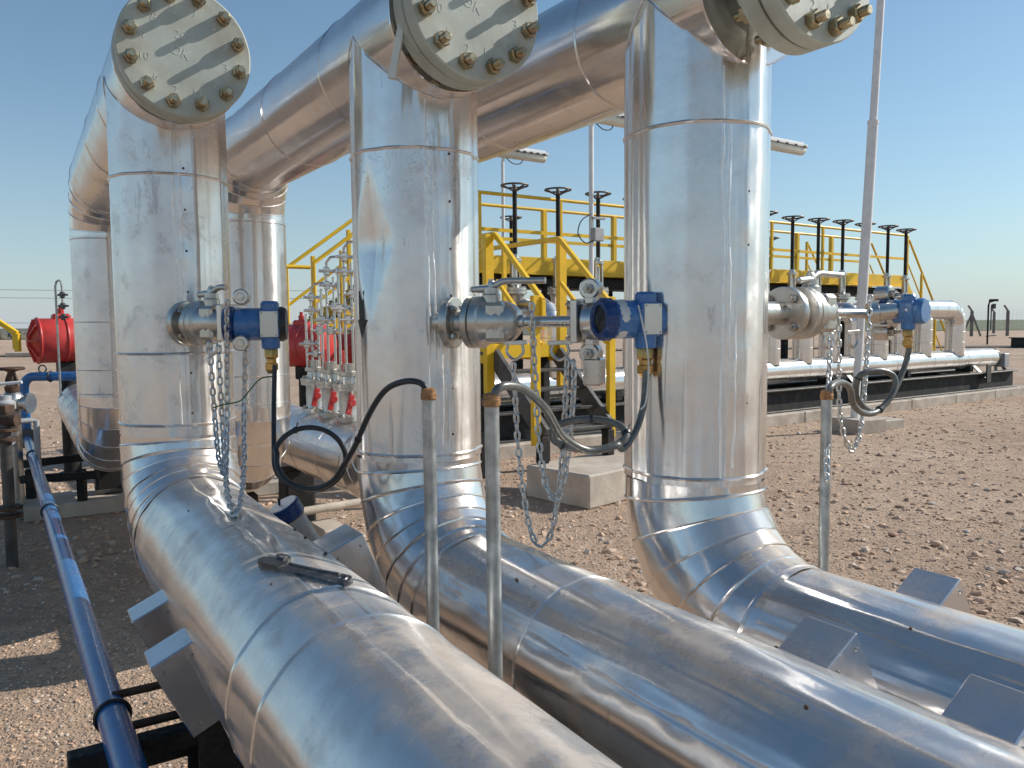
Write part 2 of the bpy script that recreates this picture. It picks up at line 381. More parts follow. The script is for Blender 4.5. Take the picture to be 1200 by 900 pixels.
def clad_straight(mb, a, b, ref, r=RAD, wob=None, l0=0.0, n=144, step=.03, caps=(False, False), bead_at=(), mi=0, bead=.0034):
    """jacket from a to b; ref = direction of angle 0"""
    a, b, ref = Vector(a), Vector(b), Vector(ref).normalized(); t = (b - a); Ln = t.length; t.normalize()
    ref = (ref - t * ref.dot(t)).normalized(); w = t.cross(ref)
    m = max(2, int(Ln / step) + 1); vs = []; fs = []
    for i in range(m):
        l = Ln * i / (m - 1)
        for k in range(n):
            th = 2 * math.pi * k / n; rr = r + (wob(th, l0 + l) if wob else 0)
            vs.append(a + t * l + (ref * math.cos(th) + w * math.sin(th)) * rr)
    for i in range(m - 1):
        for k in range(n): fs.append([i * n + k, i * n + (k + 1) % n, (i + 1) * n + (k + 1) % n, (i + 1) * n + k])
    mb.add(vs, fs, mi)
    for e, c in enumerate(caps):
        if c:
            base = 0 if e == 0 else (m - 1) * n
            ring = [vs[base + k] for k in range(n)]; cen = a if e == 0 else b
            inner = [cen + (p - cen) * .62 for p in ring]
            mb.add(ring + inner, [[k, (k + 1) % n, n + (k + 1) % n, n + k][::(-1 if e == 1 else 1)] for k in range(n)], mi)
    for l in bead_at: bead_ring(mb, [a + t * l + (ref * math.cos(2 * math.pi * k / 96) + w * math.sin(2 * math.pi * k / 96)) * (r - .0003 + (wob(2 * math.pi * k / 96, l0 + l) if wob else 0)) for k in range(96)], bead, mi)
def bead_ring(mb, pts, rb=.0045, mi=0): mb.tube(pts, rb, 6, closed=True, mi=mi)
def clad_elbow(mb, C, u0, t0, Rb, gores=6, r=RAD, n=144, wob=None, beads=True, jog=None, mi=0, bead=.0034):
    """lobster-back bend: C bend centre, u0 from C to the start of the axis, t0 the start direction; turns 90 degrees towards t0"""
    C, u0, t0 = Vector(C), Vector(u0).normalized(), Vector(t0).normalized(); side = u0.cross(t0)
    d = math.pi / 2 / (2 * (gores + 1)); mids = [2 * d * i for i in range(gores + 2)]
    for gi, ph in enumerate(mids):
        um = u0 * math.cos(ph) + t0 * math.sin(ph); tm = -u0 * math.sin(ph) + t0 * math.cos(ph)
        lo = 0 if gi == 0 else -1; hi = 0 if gi == len(mids) - 1 else 1
        rows = 5; vs = []; fs = []
        rg = r + (jog(gi) if jog else 0)
        for i in range(rows):
            f = lo + (hi - lo) * i / (rows - 1)
            for k in range(n):
                th = 2 * math.pi * k / n; rr = rg + (wob(th, ph * Rb) if wob else 0)
                e = rr * math.cos(th)
                vs.append(C + um * (Rb + e) + side * (rr * math.sin(th)) + tm * ((Rb + e) * math.tan(d) * f))
        for i in range(rows - 1):
            for k in range(n): fs.append([i * n + k, i * n + (k + 1) % n, (i + 1) * n + (k + 1) % n, (i + 1) * n + k][::-1])
        mb.add(vs, fs, mi)
        if beads and hi == 1:
            pts = []
            for k in range(96):
                th = 2 * math.pi * k / 96; e = (r - .0001) * math.cos(th)
                pts.append(C + um * (Rb + e) + side * ((r - .0001) * math.sin(th)) + tm * ((Rb + e) * math.tan(d)))
            bead_ring(mb, pts, bead, mi)

# ------------------------------------------------------------------ the three pipe loops
AZ = R(32.5)
AZK = {1: R(31.3), 2: AZ, 3: AZ}
DK = {k: Vector((-math.sin(a), math.cos(a), 0)) for k, a in AZK.items()}; PK = {k: Vector((math.cos(a), math.sin(a), 0)) for k, a in AZK.items()}; D2, P2 = DK[2], PK[2]
RISER = {1: Vector((-1.188, 2.87, 0)), 2: Vector((-.292, 2.52, 0)), 3: Vector((.509, 2.25, 0))}
ZH = 2.335; RB = .31
def to_world(k, x, y, z): return RISER[k] + PK[k] * x + DK[k] * y + Vector((0, 0, z))

def screws(mb, pts, nrm, mi):
    for p, nn in zip(pts, nrm): mb.lathe([(-.002, .004), (.002, .004), (.004, .0025)], p, nn, 8, mi)

def text_mark(txt, size, M4, mat, parent, name='chalk_mark'):
    cu = bpy.data.curves.new(name, 'FONT'); cu.body = txt; cu.size = size; cu.align_x = 'CENTER'; cu.align_y = 'CENTER'; cu.extrude = .0003; cu.offset = -.0006; cu.resolution_u = 3
    cu.materials.append(mat)
    tmp = new_obj(name, cu); dg = bpy.context.evaluated_depsgraph_get(); me = bpy.data.meshes.new_from_object(tmp.evaluated_get(dg), depsgraph=dg)
    bpy.data.objects.remove(tmp, do_unlink=True); me.name = name
    if not me.materials: me.materials.append(mat)
    o = new_obj(name, me, parent); o.matrix_local = M4; return o

WOBS = {}
def make_loop(k, zr, gl, RL, back_t, run_len, back_len, mat, label, seams, lap, dents, cover_y, boxes, jog=None, ridges=()):
    root = thing('insulated_pipe', label, 'pipe', RISER[k], AZK[k], 'aluminium clad pipe loops')
    # --- riser, front
    wob = Wob(10 + k, .0021, lap, dents, ridges); WOBS[k] = wob
    mb = MB(); zb = zr + RL
    clad_straight(mb, (0, 0, zb), (0, 0, ZH), (0, -1, 0), wob=wob, l0=zb, n=320, step=.02, bead_at=[s - zb for s in seams], bead=.0052)
    for i, (t0, A) in enumerate(ridges[:3]):  # wavy tubes added to the riser to stand in for white sun glints
        z0, z1 = ((zb + .02, ZH - .20), (zb + .30, 2.0), (zb + .05, 1.55))[i]; n_ = 90; pts = []; rr_ = []
        for q in range(n_):
            z = z0 + (z1 - z0) * q / (n_ - 1); th = t0 + .5 * .042 + .012 * math.sin(z * 9 + i) + .008 * math.sin(z * 23 + 2 * i) + .004 * math.sin(z * 61 + k)
            rad = RAD + wob(th, z) - .0024; pts.append((rad * math.sin(th), -rad * math.cos(th), z)); rr_.append(.0042 + .0007 * math.sin(z * 17 + i) + (.0012 if abs(math.sin(z * 7.3 + i * 2)) > .985 else 0))
        mb.tube(pts, rr_, 12, mi=2)
    # saddle seam where the riser meets the header
    for sg in (1,):
        pts = []
        for i in range(120):
            th = 2 * math.pi * i / 120; pts.append((RAD * 1.006 * math.cos(th), RAD * 1.006 * math.sin(th), ZH - abs(RAD * math.sin(th)) - .002))
        bead_ring(mb, [Vector(p) for p in pts], .0026)
    # self-tapping screws on the lap
    sp = []; sn = []
    for i in range(7):
        z = zb + .08 + i * .135; th = lap + .05; d = Vector((math.sin(th), -math.cos(th), 0)); sp.append(d * (RAD + .0005) + Vector((0, 0, z))); sn.append(d)
    screws(mb, sp, sn, 1)
    part('riser_jacket', mb, [M[mat + 'Z'], M['rustdark'], M['glint_line']], root, sharp=28)
    # --- header
    mb = MB(); wh = Wob(20 + k, .0011, 2.2)
    yb = back_t - RB
    clad_straight(mb, (0, -cover_y, ZH), (0, yb, ZH), (0, 0, 1), wob=wh, caps=(True, False), bead_at=[.002, cover_y + .30, cover_y + .95])
    part('header_jacket', mb, [M['alu_backY'] if k == 1 else M[mat + 'Y']], root, sharp=28)
    # --- back elbow, riser, lower elbow, far run
    mb = MB(); clad_elbow(mb, (0, yb, ZH - RB), (0, 0, 1), (0, 1, 0), RB, 4, wob=Wob(33 + k, .0008)); part('elbow_jacket', mb, M['alu_back'], root, sharp=28)
    zk = .78
    mb = MB(); clad_straight(mb, (0, back_t, zk + RB), (0, back_t, ZH - RB), (0, -1, 0), wob=Wob(40 + k, .0010, .9), bead_at=[.02, .16, .44, .92])
    part('riser_jacket', mb, M['alu_backZ'], root, sharp=28)
    mb = MB(); clad_elbow(mb, (0, back_t + RB, zk + RB), (0, -1, 0), (0, 0, -1), RB, 5, wob=Wob(53 + k, .0008)); part('elbow_jacket', mb, M['alu_back'], root, sharp=28)
    mb = MB(); clad_straight(mb, (0, back_t + RB, zk), (0, back_t + back_len, zk), (0, 0, 1), wob=Wob(60 + k, .0012, 1.6), step=.05, caps=(False, True), bead_at=[.35, .8, 1.5, 2.2, 2.9])
    part('run_jacket', mb, M['alu_backY'], root, sharp=28)
    # --- front lower elbow and run towards the viewer
    mb = MB(); clad_elbow(mb, (0, -RL, zr + RL), (0, 1, 0), (0, 0, -1), RL, gl, wob=Wob(70 + k, .0008), jog=jog, bead=.0050); part('elbow_jacket', mb, M[mat], root, sharp=28)
    mb = MB(); wr = Wob(80 + k, .0011, 1.05 if k != 1 else .15, ((.10, .16, .5, .16, .013), (-.45, .45, .5, .3, .006), (.12, .62, .3, .22, .004), (-.2, 1.05, .5, .3, .004)) if k == 1 else (), {1: [(.04, .0005)], 2: [(.62, .0010), (.85, .0012), (.98, .0008)], 3: [(.5, .0010), (.72, .0012), (.9, .0008)]}[k])
    clad_straight(mb, (0, -RL, zr), (0, -run_len, zr), (0, 0, 1), wob=wr, n=320, step=.02, caps=(False, True), bead_at={1: [1.62 - RL, 1.80 - RL], 2: [.84 - RL], 3: []}[k], bead=.0036)
    sp = []; sn = []
    for y, th in ((.7, -.5), (1.02, .62), (1.12, .6), (1.3, .55), (1.5, -.4)):
        d = Vector((math.sin(th), 0, math.cos(th))); sp.append(d * RAD + Vector((0, -y, zr))); sn.append(d)
    screws(mb, sp, sn, 1)
    part('run_jacket', mb, [M[mat + 'Y'], M['rustdark']], root, sharp=28)
    # --- covers over the pipe clamps
    for (s, ang, wl) in boxes:
        a = R(ang); u = Vector((math.cos(a), 0, math.sin(a))); t = Vector((-math.sin(a), 0, math.cos(a)))
        mb = MB(); c = u * (RAD + .022) + Vector((0, -s, zr))
        mb.box(c, (.095, wl, .19), Matrix((u, Vector((0, 1, 0)), t)).transposed(), 0, .0025)
        for sy in (-1, 1):
            for e in (-1, 1):
                p = c + u * .03 * e + t * .07 * e * sy + Vector((0, -wl / 2 - .0005, 0)); mb.lathe([(0, .004), (.003, .003)], p, (0, -1, 0), 8, 1)
        part('clamp_cover', mb, [M['alu_old'], M['bolt']], root)
    # --- neck flange and blind flange
    RF = .195
    mb = MB(); mb.lathe([(-.36 + .36, .118), (.05, .12), (.062, .15), (.064, RF - .004), (.068, RF), (.108, RF), (.112, RF - .004)][::1], (0, -.225, ZH), (0, -1, 0), 64)
    part('neck_flange', mb, M['flange'], root)
    mb = MB(); mb.disc((0, -.3365, ZH), (0, -1, 0), .165, .008, 48); part('gasket', mb, M['gasket'], root)
    mb = MB(); mb.disc((0, -.344, ZH), (0, -1, 0), RF, .046, 72, .004); bf = part('blind_flange', mb, M['flange'], root)
    for i in range(12):
        a = 2 * math.pi * (i + .5) / 12; cx, cz = .160 * math.sin(a), ZH + .160 * math.cos(a)
        mb = MB(); ph = random.random()
        mb.lathe([(0, .019), (.004, .0215), (.021, .0215), (.025, .018)], (cx, -.39, cz), (0, -1, 0), 6, 0, ph)
        L0 = .048 + random.uniform(-.004, .004)
        mb.lathe([(-.15, .0115), (L0, .0115), (L0 + .003, .0095)], (cx, -.39, cz), (0, -1, 0), 16, 0)
        for q in range(5): mb.torus((cx, -.39 - .028 - q * .004, cz), (0, 1, 0), .0113, .0011, 14, 5)
        mb.lathe([(0, .0235), (.025, .0235)], (cx, -.289, cz), (0, 1, 0), 6, 0, ph + .4)
        part('stud_bolt', mb, M['zinc'], bf)
    seq = ['1', '5', '9', '3', '7', '11', '2', '6', '10', '4', '8', '12']
    base = Matrix.Rotation(R(90), 4, 'X')
    for i, sname in enumerate(seq):
        a = 2 * math.pi * (i + .5) / 12; rr = .122
        text_mark(sname, .034, Matrix.Translation((rr * math.sin(a), -.3905, ZH + rr * math.cos(a))) @ base @ Matrix.Rotation(random.uniform(-.3, .3), 4, 'Z'), M['chalk'], bf)
    text_mark('OK', .042, Matrix.Translation((-.015, -.3905, ZH - .005)) @ base @ Matrix.Rotation(-.35, 4, 'Z'), M['chalk'], bf)
    if k == 1: text_mark('20%', .036, Matrix.Translation((.0, -.3905, ZH + .045)) @ base @ Matrix.Rotation(-.1, 4, 'Z'), M['chalk'], bf)
    return root

loop1 = make_loop(1, .82, 6, .31, 2.35, 2.75, 3.2, 'alu_a', 'leftmost big aluminium clad pipe loop, dented lower run with wrench on it', [2.0, 1.41, 1.17], .03, ((.12, 1.78, .3, .12, .003),), .275, [(.93, 205, .10), (1.24, 205, .10), (1.20, 22, .12)], jog=lambda i: .003 if i % 2 else 0, ridges=[(-.12, .0011), (-.02, .0009), (.42, .0012), (.55, .0009)])
loop2 = make_loop(2, .728, 6, .37, 1.96, 2.75, 3.4, 'alu_b', 'middle big aluminium clad pipe loop with deep dent and black arrow on riser', [2.0, 1.118], .04, ((-1.22, 1.735, .46, .23, .028),), .258, [(1.36, 30, .11), (1.67, 30, .11)], ridges=[(-.30, .0012), (-.20, .0010), (-.10, .0012), (.30, .0008)])
loop3 = make_loop(3, .705, 5, .37, 2.0, 2.6, 3.4, 'alu_c', 'rightmost big aluminium clad pipe loop with smooth riser nearest the white mast', [2.0, 1.095], -.1, ((.3, .9, .3, .2, .003),), .19, [(.60, 30, .11), (1.98, 30, .11)], jog=lambda i: .004 if i == 2 else 0, ridges=[(-.46, .0012), (-.36, .0011), (-.27, .0012), (-.9, .0007)])
# flow arrow on the middle riser (a film wrapped on the jacket)
mb = MB(); th0 = -1.46
def on_r(th, z, e=.0012):
    rr = RAD + e + WOBS[2](th, z)
    return (math.sin(th) * rr, -math.cos(th) * rr, z)
vs = []; fs = []
outline = [(-.016, 1.60), (.016, 1.60), (.016, 1.515), (.034, 1.515), (0, 1.462), (-.034, 1.515), (-.016, 1.515)]
vs = [on_r(th0 + x / RAD, z) for x, z in outline] + [on_r(th0 + x / RAD, z, -.004) for x, z in outline]
mb.add(vs, [[0, 1, 2, 6], [2, 3, 4], [2, 4, 6], [6, 4, 5]] + [[i, (i + 1) % 7, 7 + (i + 1) % 7, 7 + i] for i in range(7)])
part('flow_arrow', mb, M['arrow'], loop2)

def catmull(P, step=.004):
    P = [Vector(p) for p in P]; Q = [P[0] * 2 - P[1]] + P + [P[-1] * 2 - P[-2]]; out = []
    for i in range(1, len(Q) - 2):
        a, b, c, d = Q[i - 1:i + 3]; n = max(4, int((c - b).length / step))
        for k in range(n):
            t = k / n; out.append(.5 * ((2 * b) + (c - a) * t + (2 * a - 5 * b + 4 * c - d) * t * t + (3 * b - a - 3 * c + d) * t ** 3))
    out.append(P[-1]); return out
mb = MB(); mb.tube([at(471, 28, 2.17), at(465, 60, 2.165), at(459, 92, 2.16)], [.012, .0125, .013], 4); part('tape_strip', mb, M['chalk'], loop2, world=True)
# ------------------------------------------------------------------ branch valves on the risers (local +X along the valve, z up)
def hexnut(mb, o, ax, r, h, mi=0, stud=.006): mb.lathe([(0, r * .92), (h * .15, r), (h * .85, r), (h, r * .9)], o, ax, 6, mi, random.random()); mb.lathe([(h * .9, r * .52), (h + stud, r * .52)], o, ax, 12, mi)
def branch_valve(label, loc, rz, rod, far_block=True, lever=1, sc=1.0, to=None, wide=True):
    t = thing('branch_valve', label, 'valve', loc, rz, 'stainless branch valves on the risers'); t.scale = (sc,) * 3
    FRAME[t.name] = FRAME[t.name] @ Matrix.Scale(sc, 4)
    mb = MB(); mb.lathe([(-.004, .030), (-.003, .071), (0, .073), (.018, .073), (.021, .070), (.022, .045), (.03, .036), (.045, .034), (.058, .044), (.062, .070), (.064, .073), (.080, .073), (.082, .070)], (0, 0, 0), (1, 0, 0), 48)
    if to is not None:
        q = FRAME[t.name].inverted() @ Vector(to); mb.tube([(0, 0, 0), (-.018, 0, 0), Vector((-.018, 0, 0)).lerp(q, .25), q], .032, 20)
    f = part('root_flange', mb, M['cast'], t)
    for i in range(4):
        a = math.pi / 4 + i * math.pi / 2; b = MB(); y, z = .054 * math.cos(a), .054 * math.sin(a)
        hexnut(b, (.0225, y, z), (1, 0, 0), .0115, .012)
        if not wide: hexnut(b, (-.0045, y, z), (-1, 0, 0), .0125, .012); b.lathe([(-.008, .006), (.026, .006)], (0, y, z), (1, 0, 0), 10)
        part('flange_bolt', b, M['bolt'], f)
    mb = MB()
    mb.lathe([(.0845, .069), (.086, .073), (.106, .073), (.109, .070), (.112, .066), (.125, .062), (.15, .058), (.165, .060), (.18, .056), (.20, .048), (.212, .036), (.216, .030)], (0, 0, 0), (1, 0, 0), 48)
    mb.box((.155, 0, 0), (.06, .11, .108), None, 0, .010)
    mb.lathe([(0, .026), (.03, .026), (.034, .022), (.05, .022)], (.13, 0, .045), (0, 0, 1), 24)
    vb = part('valve_body', mb, M['cast'], t)
    for i in range(4):
        a = math.pi / 4 + i * math.pi / 2; b = MB(); b.lathe([(-.03, .006), (.002, .006)], (.112, .054 * math.cos(a), .054 * math.sin(a)), (1, 0, 0), 10); hexnut(b, (.112, .054 * math.cos(a), .054 * math.sin(a)), (1, 0, 0), .0115, .010)
        part('flange_bolt', b, M['bolt'], vb)
    mb = MB(); x0 = .09
    mb.lathe([(0, .008), (.03, .008)], (.13, 0, .09), (0, 0, 1), 12)
    mb.tube([(.075, 0, .092), (.10, 0, .093), (.125, 0, .094), (.145, 0, .104), (.162, 0, .112), (.18, 0, .114), (.29 if rod else .20, 0, .112)], [.009, .012, .012, .010, .0095, .0095, .009], 14)
    mb.ball((.075, 0, .092), .010); mb.lathe([(0, .012), (.012, .012), (.018, .008)], (.13, 0, .098), (0, 0, 1), 6)
    part('lever_handle', mb, M['cast'], t)
    x = .21
    if rod:
        mb = MB(); mb.lathe([(0, .020), (.02, .020), (.022, .0155), (rod, .0155)], (x, 0, 0), (1, 0, 0), 24); part('impulse_tube', mb, M['steel'], t); x += rod
    mb = MB(); mb.box((x + .01, 0, .0), (.022, .105, .115) if wide else (.022, .05, .06), None, 0, .003)
    mp_ = part('mounting_plate', mb, M['steel'], t)
    for sy in (-1, 1):
        for sz in (-1, 1) if wide else (): b = MB(); hexnut(b, (x - .001, sy * .04, sz * .045), (-1, 0, 0), .008, .008); part('plate_bolt', b, M['bolt'], mp_)
    if far_block:
        mb = MB(); x2 = x + .022
        mb.lathe([(0, .046), (.006, .052), (.03, .055), (.046, .050), (.056, .034), (.075, .026)], (x2, 0, 0), (1, 0, 0), 40)
        for sg in (1, -1):
            lo_ = .086 if wide else .058; mb.box((x2 + .022, 0, sg * (lo_ - .026)), (.036, .046, .05), None, 0, .008); mb.lathe([(-.024, .024), (-.020, .028), (.020, .028), (.024, .024)], (x2 + .022, 0, sg * lo_), (0, 1, 0), 24)
        if wide: mb.box((x2 + .03, 0, -.135), (.05, .055, .075), None, 0, .006)
        mf = part('manifold_block', mb, M['steel'], t)
        for sg in (1, -1): b = MB(); hexnut(b, (x2 + .022, -.024, sg * lo_), (0, -1, 0), .014, .014); b.lathe([(0, .005), (.03, .005)], (x2 + .022, -.03, sg * lo_), (0, -1, 0), 10); part('bleed_screw', b, M['bolt'], mf)
    # shackles that carry the chains
    for xs in (.205, .335) if rod else (.14,):
        b = MB(); b.tube(catmull([(xs - .02, -.012, -.060), (xs - .024, -.014, -.085), (xs, -.016, -.104), (xs + .024, -.014, -.085), (xs + .02, -.012, -.060)], .006), .0042, 8); b.bar((xs - .034, -.012, -.058), (xs + .034, -.012, -.056), .012, .012); part('shackle', b, M['chain'], t)
    return t

def transmitter(label, loc, rz, window=True, gx=.036, sc=1.0, plate=True):
    t = thing('pressure_transmitter', label, 'pressure transmitter', loc, rz, 'blue pressure transmitters'); t.scale = (sc,) * 3; FRAME[t.name] = FRAME[t.name] @ Matrix.Scale(sc, 4)
    mb = MB(); mb.lathe([(-.055, .0475), (-.05, .050), (.022, .050), (.026, .0475), (.026, .047), (.06, .047)], (0, 0, 0), (1, 0, 0), 48)
    mb.lathe([(-.075, .026), (-.070, .028), (.062, .028), (.070, .022)], (gx, -.022, 0), (0, 0, 1), 28)
    mb.box((gx, -.044, 0), (.058, .026, .086), None, 0, .006)
    hs = part('housing', mb, M['blue'], t)
    for sg in (-1, 1):
        b = MB(); n = 64; prof = []; o = -.056 if sg < 0 else .061; dep = .034 if sg < 0 else .036
        vs = []; fs = []
        ring = [(0, .049), (.004, .0535), (dep * .7, .0535), (dep, .046), (dep, .036 if sg < 0 else .001)] + ([(dep - .008, .033), (dep - .008, .001)] if sg < 0 else [])
        for h, r in ring:
            for k in range(n):
                kn = 1.035 if (k // 2) % 2 and sg < 0 and r > .05 else 1.0; a = 2 * math.pi * k / n
                vs.append((o + sg * h, r * kn * math.cos(a), r * kn * math.sin(a)))
        for i in range(len(ring) - 1):
            for k in range(n): fs.append([i * n + k, i * n + (k + 1) % n, (i + 1) * n + (k + 1) % n, (i + 1) * n + k][::-sg])
        b.add(vs, fs); cap = part('end_cap', b, M['blue_dark'] if sg < 0 else (M['blue'] if window else M['rubber']), t, label='end cap with round display window' if sg < 0 and window else None)
        if sg < 0 and window:
            g = MB(); g.disc((o - dep + .009, 0, 0), (-1, 0, 0), .034, .003, 40); part('display_window', g, M['glass'], cap)
            g = MB()
            n2 = 40
            for z0, z1, aa, bb in ((.004, .018, -52, 30), (.002, .016, 58, 98)):
                vs = []; fs = []
                for i in range(n2):
                    a = R(aa + (bb - aa) * i / (n2 - 1)); w = .013 * (.75 + .25 * math.sin(i * .55) * math.sin(i * .23 + 1)) * min(1, (i + 1) / 6, (n2 - i) / 6) + .001
                    for xx in (-.040 - w, -.036 + w): vs.append((xx, -math.sin(a + 1.2) * .0506, math.cos(a + 1.2) * .0506))
                for i in range(n2 - 1): fs.append([2 * i, 2 * i + 1, 2 * i + 3, 2 * i + 2])
                g.add(vs, fs)
            part('worn_film', g, M['chip'], hs)
    mb = MB(); mb.box((gx, -.0585, .0), (.052, .003, .078), None, 0, .001)
    for sx in (-1, 1):
        for sz in (-1, 1): mb.lathe([(0, .003), (.002, .002)], (gx + sx * .021, -.060, sz * .034), (0, -1, 0), 8, 1)
    if plate: part('name_plate', mb, [M['plate'], M['bolt']], hs)
    mb = MB(); mb.lathe([(0, .020), (.004, .0225), (.028, .0225), (.031, .019), (.033, .0165), (.045, .0165), (.047, .0215), (.066, .0215), (.070, .017), (.078, .012)], (gx, -.022, -.073), (0, 0, -1), 6, 0, .3)
    part('cable_gland', mb, M['brass'], t)
    return t

def dirz(x, y): return math.atan2(y, x)
# middle valve
ax2 = Vector((.93, -.36, 0)).normalized(); f2 = at(527, 378, 2.33)
valve2 = branch_valve('long stainless branch valve and manifold in front of the middle pipe', f2, dirz(*ax2.xy), .165, to=RISER[2] + Vector((0, 0, f2.z)))
tr2 = transmitter('blue transmitter with round window, leftmost face worn white, before the smooth right riser', at(737, 374, 2.11), dirz(.93, .40), True)
# left valve
ax1 = Vector((.87, -.49, 0)).normalized(); f1 = at(217, 379, 2.68)
valve1 = branch_valve('short stainless branch valve on the left pipe with three chains below', f1, dirz(*ax1.xy), 0, False, to=RISER[1] + Vector((0, 0, f1.z)))
tr1 = transmitter('navy transmitter with black end cap and bright plate on the left pipe', at(298, 380, 2.50), dirz(.985, .17), False, gx=.05)
# right valve
ax3 = Vector((.80, .60, 0)); f3 = at(917, 367, 2.56)
valve3 = branch_valve('stainless branch valve in front of the skid, right of the right pipe', f3, dirz(.80, .60), .28, True, sc=1.14, to=RISER[3] + Vector((0, 0, f3.z)), wide=False)
tr3 = transmitter('blue transmitter right of the white mast in front of the skid', at(1057, 365, 2.86), dirz(.66, -.75), True, sc=.84, plate=False)
# couplings between valve blocks and housings
def coupling(root, a, b, r0, r1, mat, name='coupling'):
    mb = MB(); a, b = Vector(a), Vector(b); mb.tube([a, a + (b - a) * .3, a + (b - a) * .35, a + (b - a) * .8, b], [r0, r0, r1, r1, r1 * .9], 24); return part(name, mb, mat, root, world=True)
coupling(tr1, f1 + ax1 * .235, at(285, 380, 2.52), .050, .040, M['steel'])
mb = MB()
for py in (348, 402):
    mb = MB(); c = at(283, py, 2.46); mb.lathe([(-.03, .018), (-.026, .024), (.02, .024), (.024, .02)], c, (.2, -1, 0), 24); hexnut(mb, c + Vector((.004, -.02, 0)), (.2, -1, 0), .013, .012)
    part('process_flange', mb, M['steel'], tr1, world=True)
coupling(tr2, f2 + ax2 * .46, at(726, 374, 2.13), .034, .028, M['steel'])
coupling(tr3, f3 + ax3 * .50, at(1050, 364, 2.85), .036, .03, M['steel'])

# ------------------------------------------------------------------ chains: every link a part
def link_mesh(Lk=.031, Wk=.0195, rw=.0037):
    mb = MB(); pts = []; h = (Lk - Wk) / 2; rr = Wk / 2 - rw
    for i in range(7): a = math.pi * i / 6; pts.append((rr * math.cos(a), 0, h + rr * math.sin(a)))
    for i in range(7): a = math.pi + math.pi * i / 6; pts.append((rr * math.cos(a), 0, -h + rr * math.sin(a)))
    mb.tube(pts, rw, 8, closed=True); return mesh_of('chain_link', mb, M['chain'], None, 60)
LINK = link_mesh()
def chain(label, ctrl, pitch=.0238, group='steel chains hanging from the valves'):
    pts = catmull(ctrl); t = thing('chain', label, 'chain', pts[0], 0, group)
    acc = 0; i = 0; seg = [0.0]
    for a, b in zip(pts, pts[1:]): seg.append(seg[-1] + (b - a).length)
    def pos(s):
        import bisect
        j = min(max(bisect.bisect(seg, s) - 1, 0), len(pts) - 2); f = (s - seg[j]) / max(1e-9, seg[j + 1] - seg[j]); return pts[j].lerp(pts[j + 1], f)
    s = pitch / 2; k = 0; tw = random.uniform(0, 3)
    while s + pitch / 2 < seg[-1] and k < 99:
        c = pos(s); tg = (pos(s + .01) - pos(max(0, s - .01))).normalized()
        u = Vector((1, .25, 0)); u = (u - tg * u.dot(tg)).normalized(); w = tg.cross(u)
        a = tw + (math.pi / 2 if k % 2 else 0) + .25 * math.sin(k * .37) + random.uniform(-.12, .12)
        x = u * math.cos(a) + w * math.sin(a); y = tg.cross(x)
        o = new_obj('chain_link', LINK, t); m4 = Matrix((x, y, tg)).transposed().to_4x4(); m4.translation = c - pts[0]; o.matrix_local = m4
        s += pitch; k += 1
    return t
yl = 2.47
chain('short chain below the left valve, leftmost of the strands before the left riser', [at(246, 400, 2.46), at(248, 440, 2.46), at(252, 490, 2.47), at(256, 535, 2.38), at(263, 560, 2.27)])
chain('middle strand of the three chains below the left valve', [at(256, 405, 2.45), at(258, 450, 2.45), at(261, 500, 2.45), at(263, 540, 2.36), at(264, 562, 2.26)])
chain('long chain looping below the left valve with its bend lying on the pipe', [at(266, 352, 2.42), at(266, 400, 2.44), at(266, 450, 2.45), at(266, 510, 2.42), at(265, 560, 2.27), at(268, 585, 2.15), at(275, 604, 2.065), at(282, 588, 2.14), at(286, 545, 2.33), at(286, 480, 2.48), at(288, 405, 2.48)])
chain('longest chain loop hanging from the middle valve down before the gravel', [at(601, 425, 2.22), at(604, 470, 2.22), at(607, 520, 2.22), at(613, 575, 2.2), at(622, 622, 2.19), at(633, 640, 2.18), at(646, 624, 2.17), at(655, 575, 2.16), at(660, 520, 2.15), at(663, 460, 2.14), at(665, 418, 2.14)])
chain('shorter chain loop hanging from the middle valve before the concrete block', [at(623, 355, 2.2), at(625, 400, 2.2), at(628, 460, 2.2), at(632, 520, 2.18), at(640, 568, 2.16), at(651, 585, 2.15), at(659, 570, 2.14), at(667, 520, 2.13), at(672, 460, 2.12), at(672, 416, 2.12)])
chain('chain loop hanging from the right valve beside the white mast', [at(983, 372, 2.60), at(983, 430, 2.60), at(984, 480, 2.60), at(989, 510, 2.60), at(998, 527, 2.61), at(1007, 510, 2.63), at(1012, 470, 2.66), at(1017, 400, 2.70), at(1020, 345, 2.72)])
chain('single chain hanging straight down along the right conduit post', [at(973, 390, 2.42), at(972, 430, 2.40), at(970, 480, 2.30), at(969, 530, 2.2), at(969, 575, 2.16)])

# ------------------------------------------------------------------ conduit stubs, cables
def conduit(label, px, py, Y, lean=0, rtop=.017):
    p = at(px, py, Y); t = thing('conduit_post', label, 'conduit', (p.x, p.y, 0), 0, 'galvanised conduit stubs')
    mb = MB(); mb.tube([(lean, 0, -.1), (lean * .5, 0, .5), (0, 0, p.z - .012)], .0146, 24); part('tube', mb, M['galv'], t)
    mb = MB(); mb.lathe([(p.z - .024, .0155), (p.z - .021, .0178), (p.z - .010, .0178), (p.z - .009, .0166), (p.z, .016), (p.z + .003, .010)], (0, 0, 0), (0, 0, 1), 24); part('bushing', mb, M['rust'], t)
    return p
c1 = conduit('grey conduit stub with rusty cap, left of the two between the pipes', 502, 456, 1.80, .006)
c2 = conduit('grey conduit stub with rusty cap, right of the two before the middle pipe', 576, 462, 1.57, .006)
c3 = conduit('grey conduit stub with rusty cap behind the right pipe run', 969, 458, 2.22)
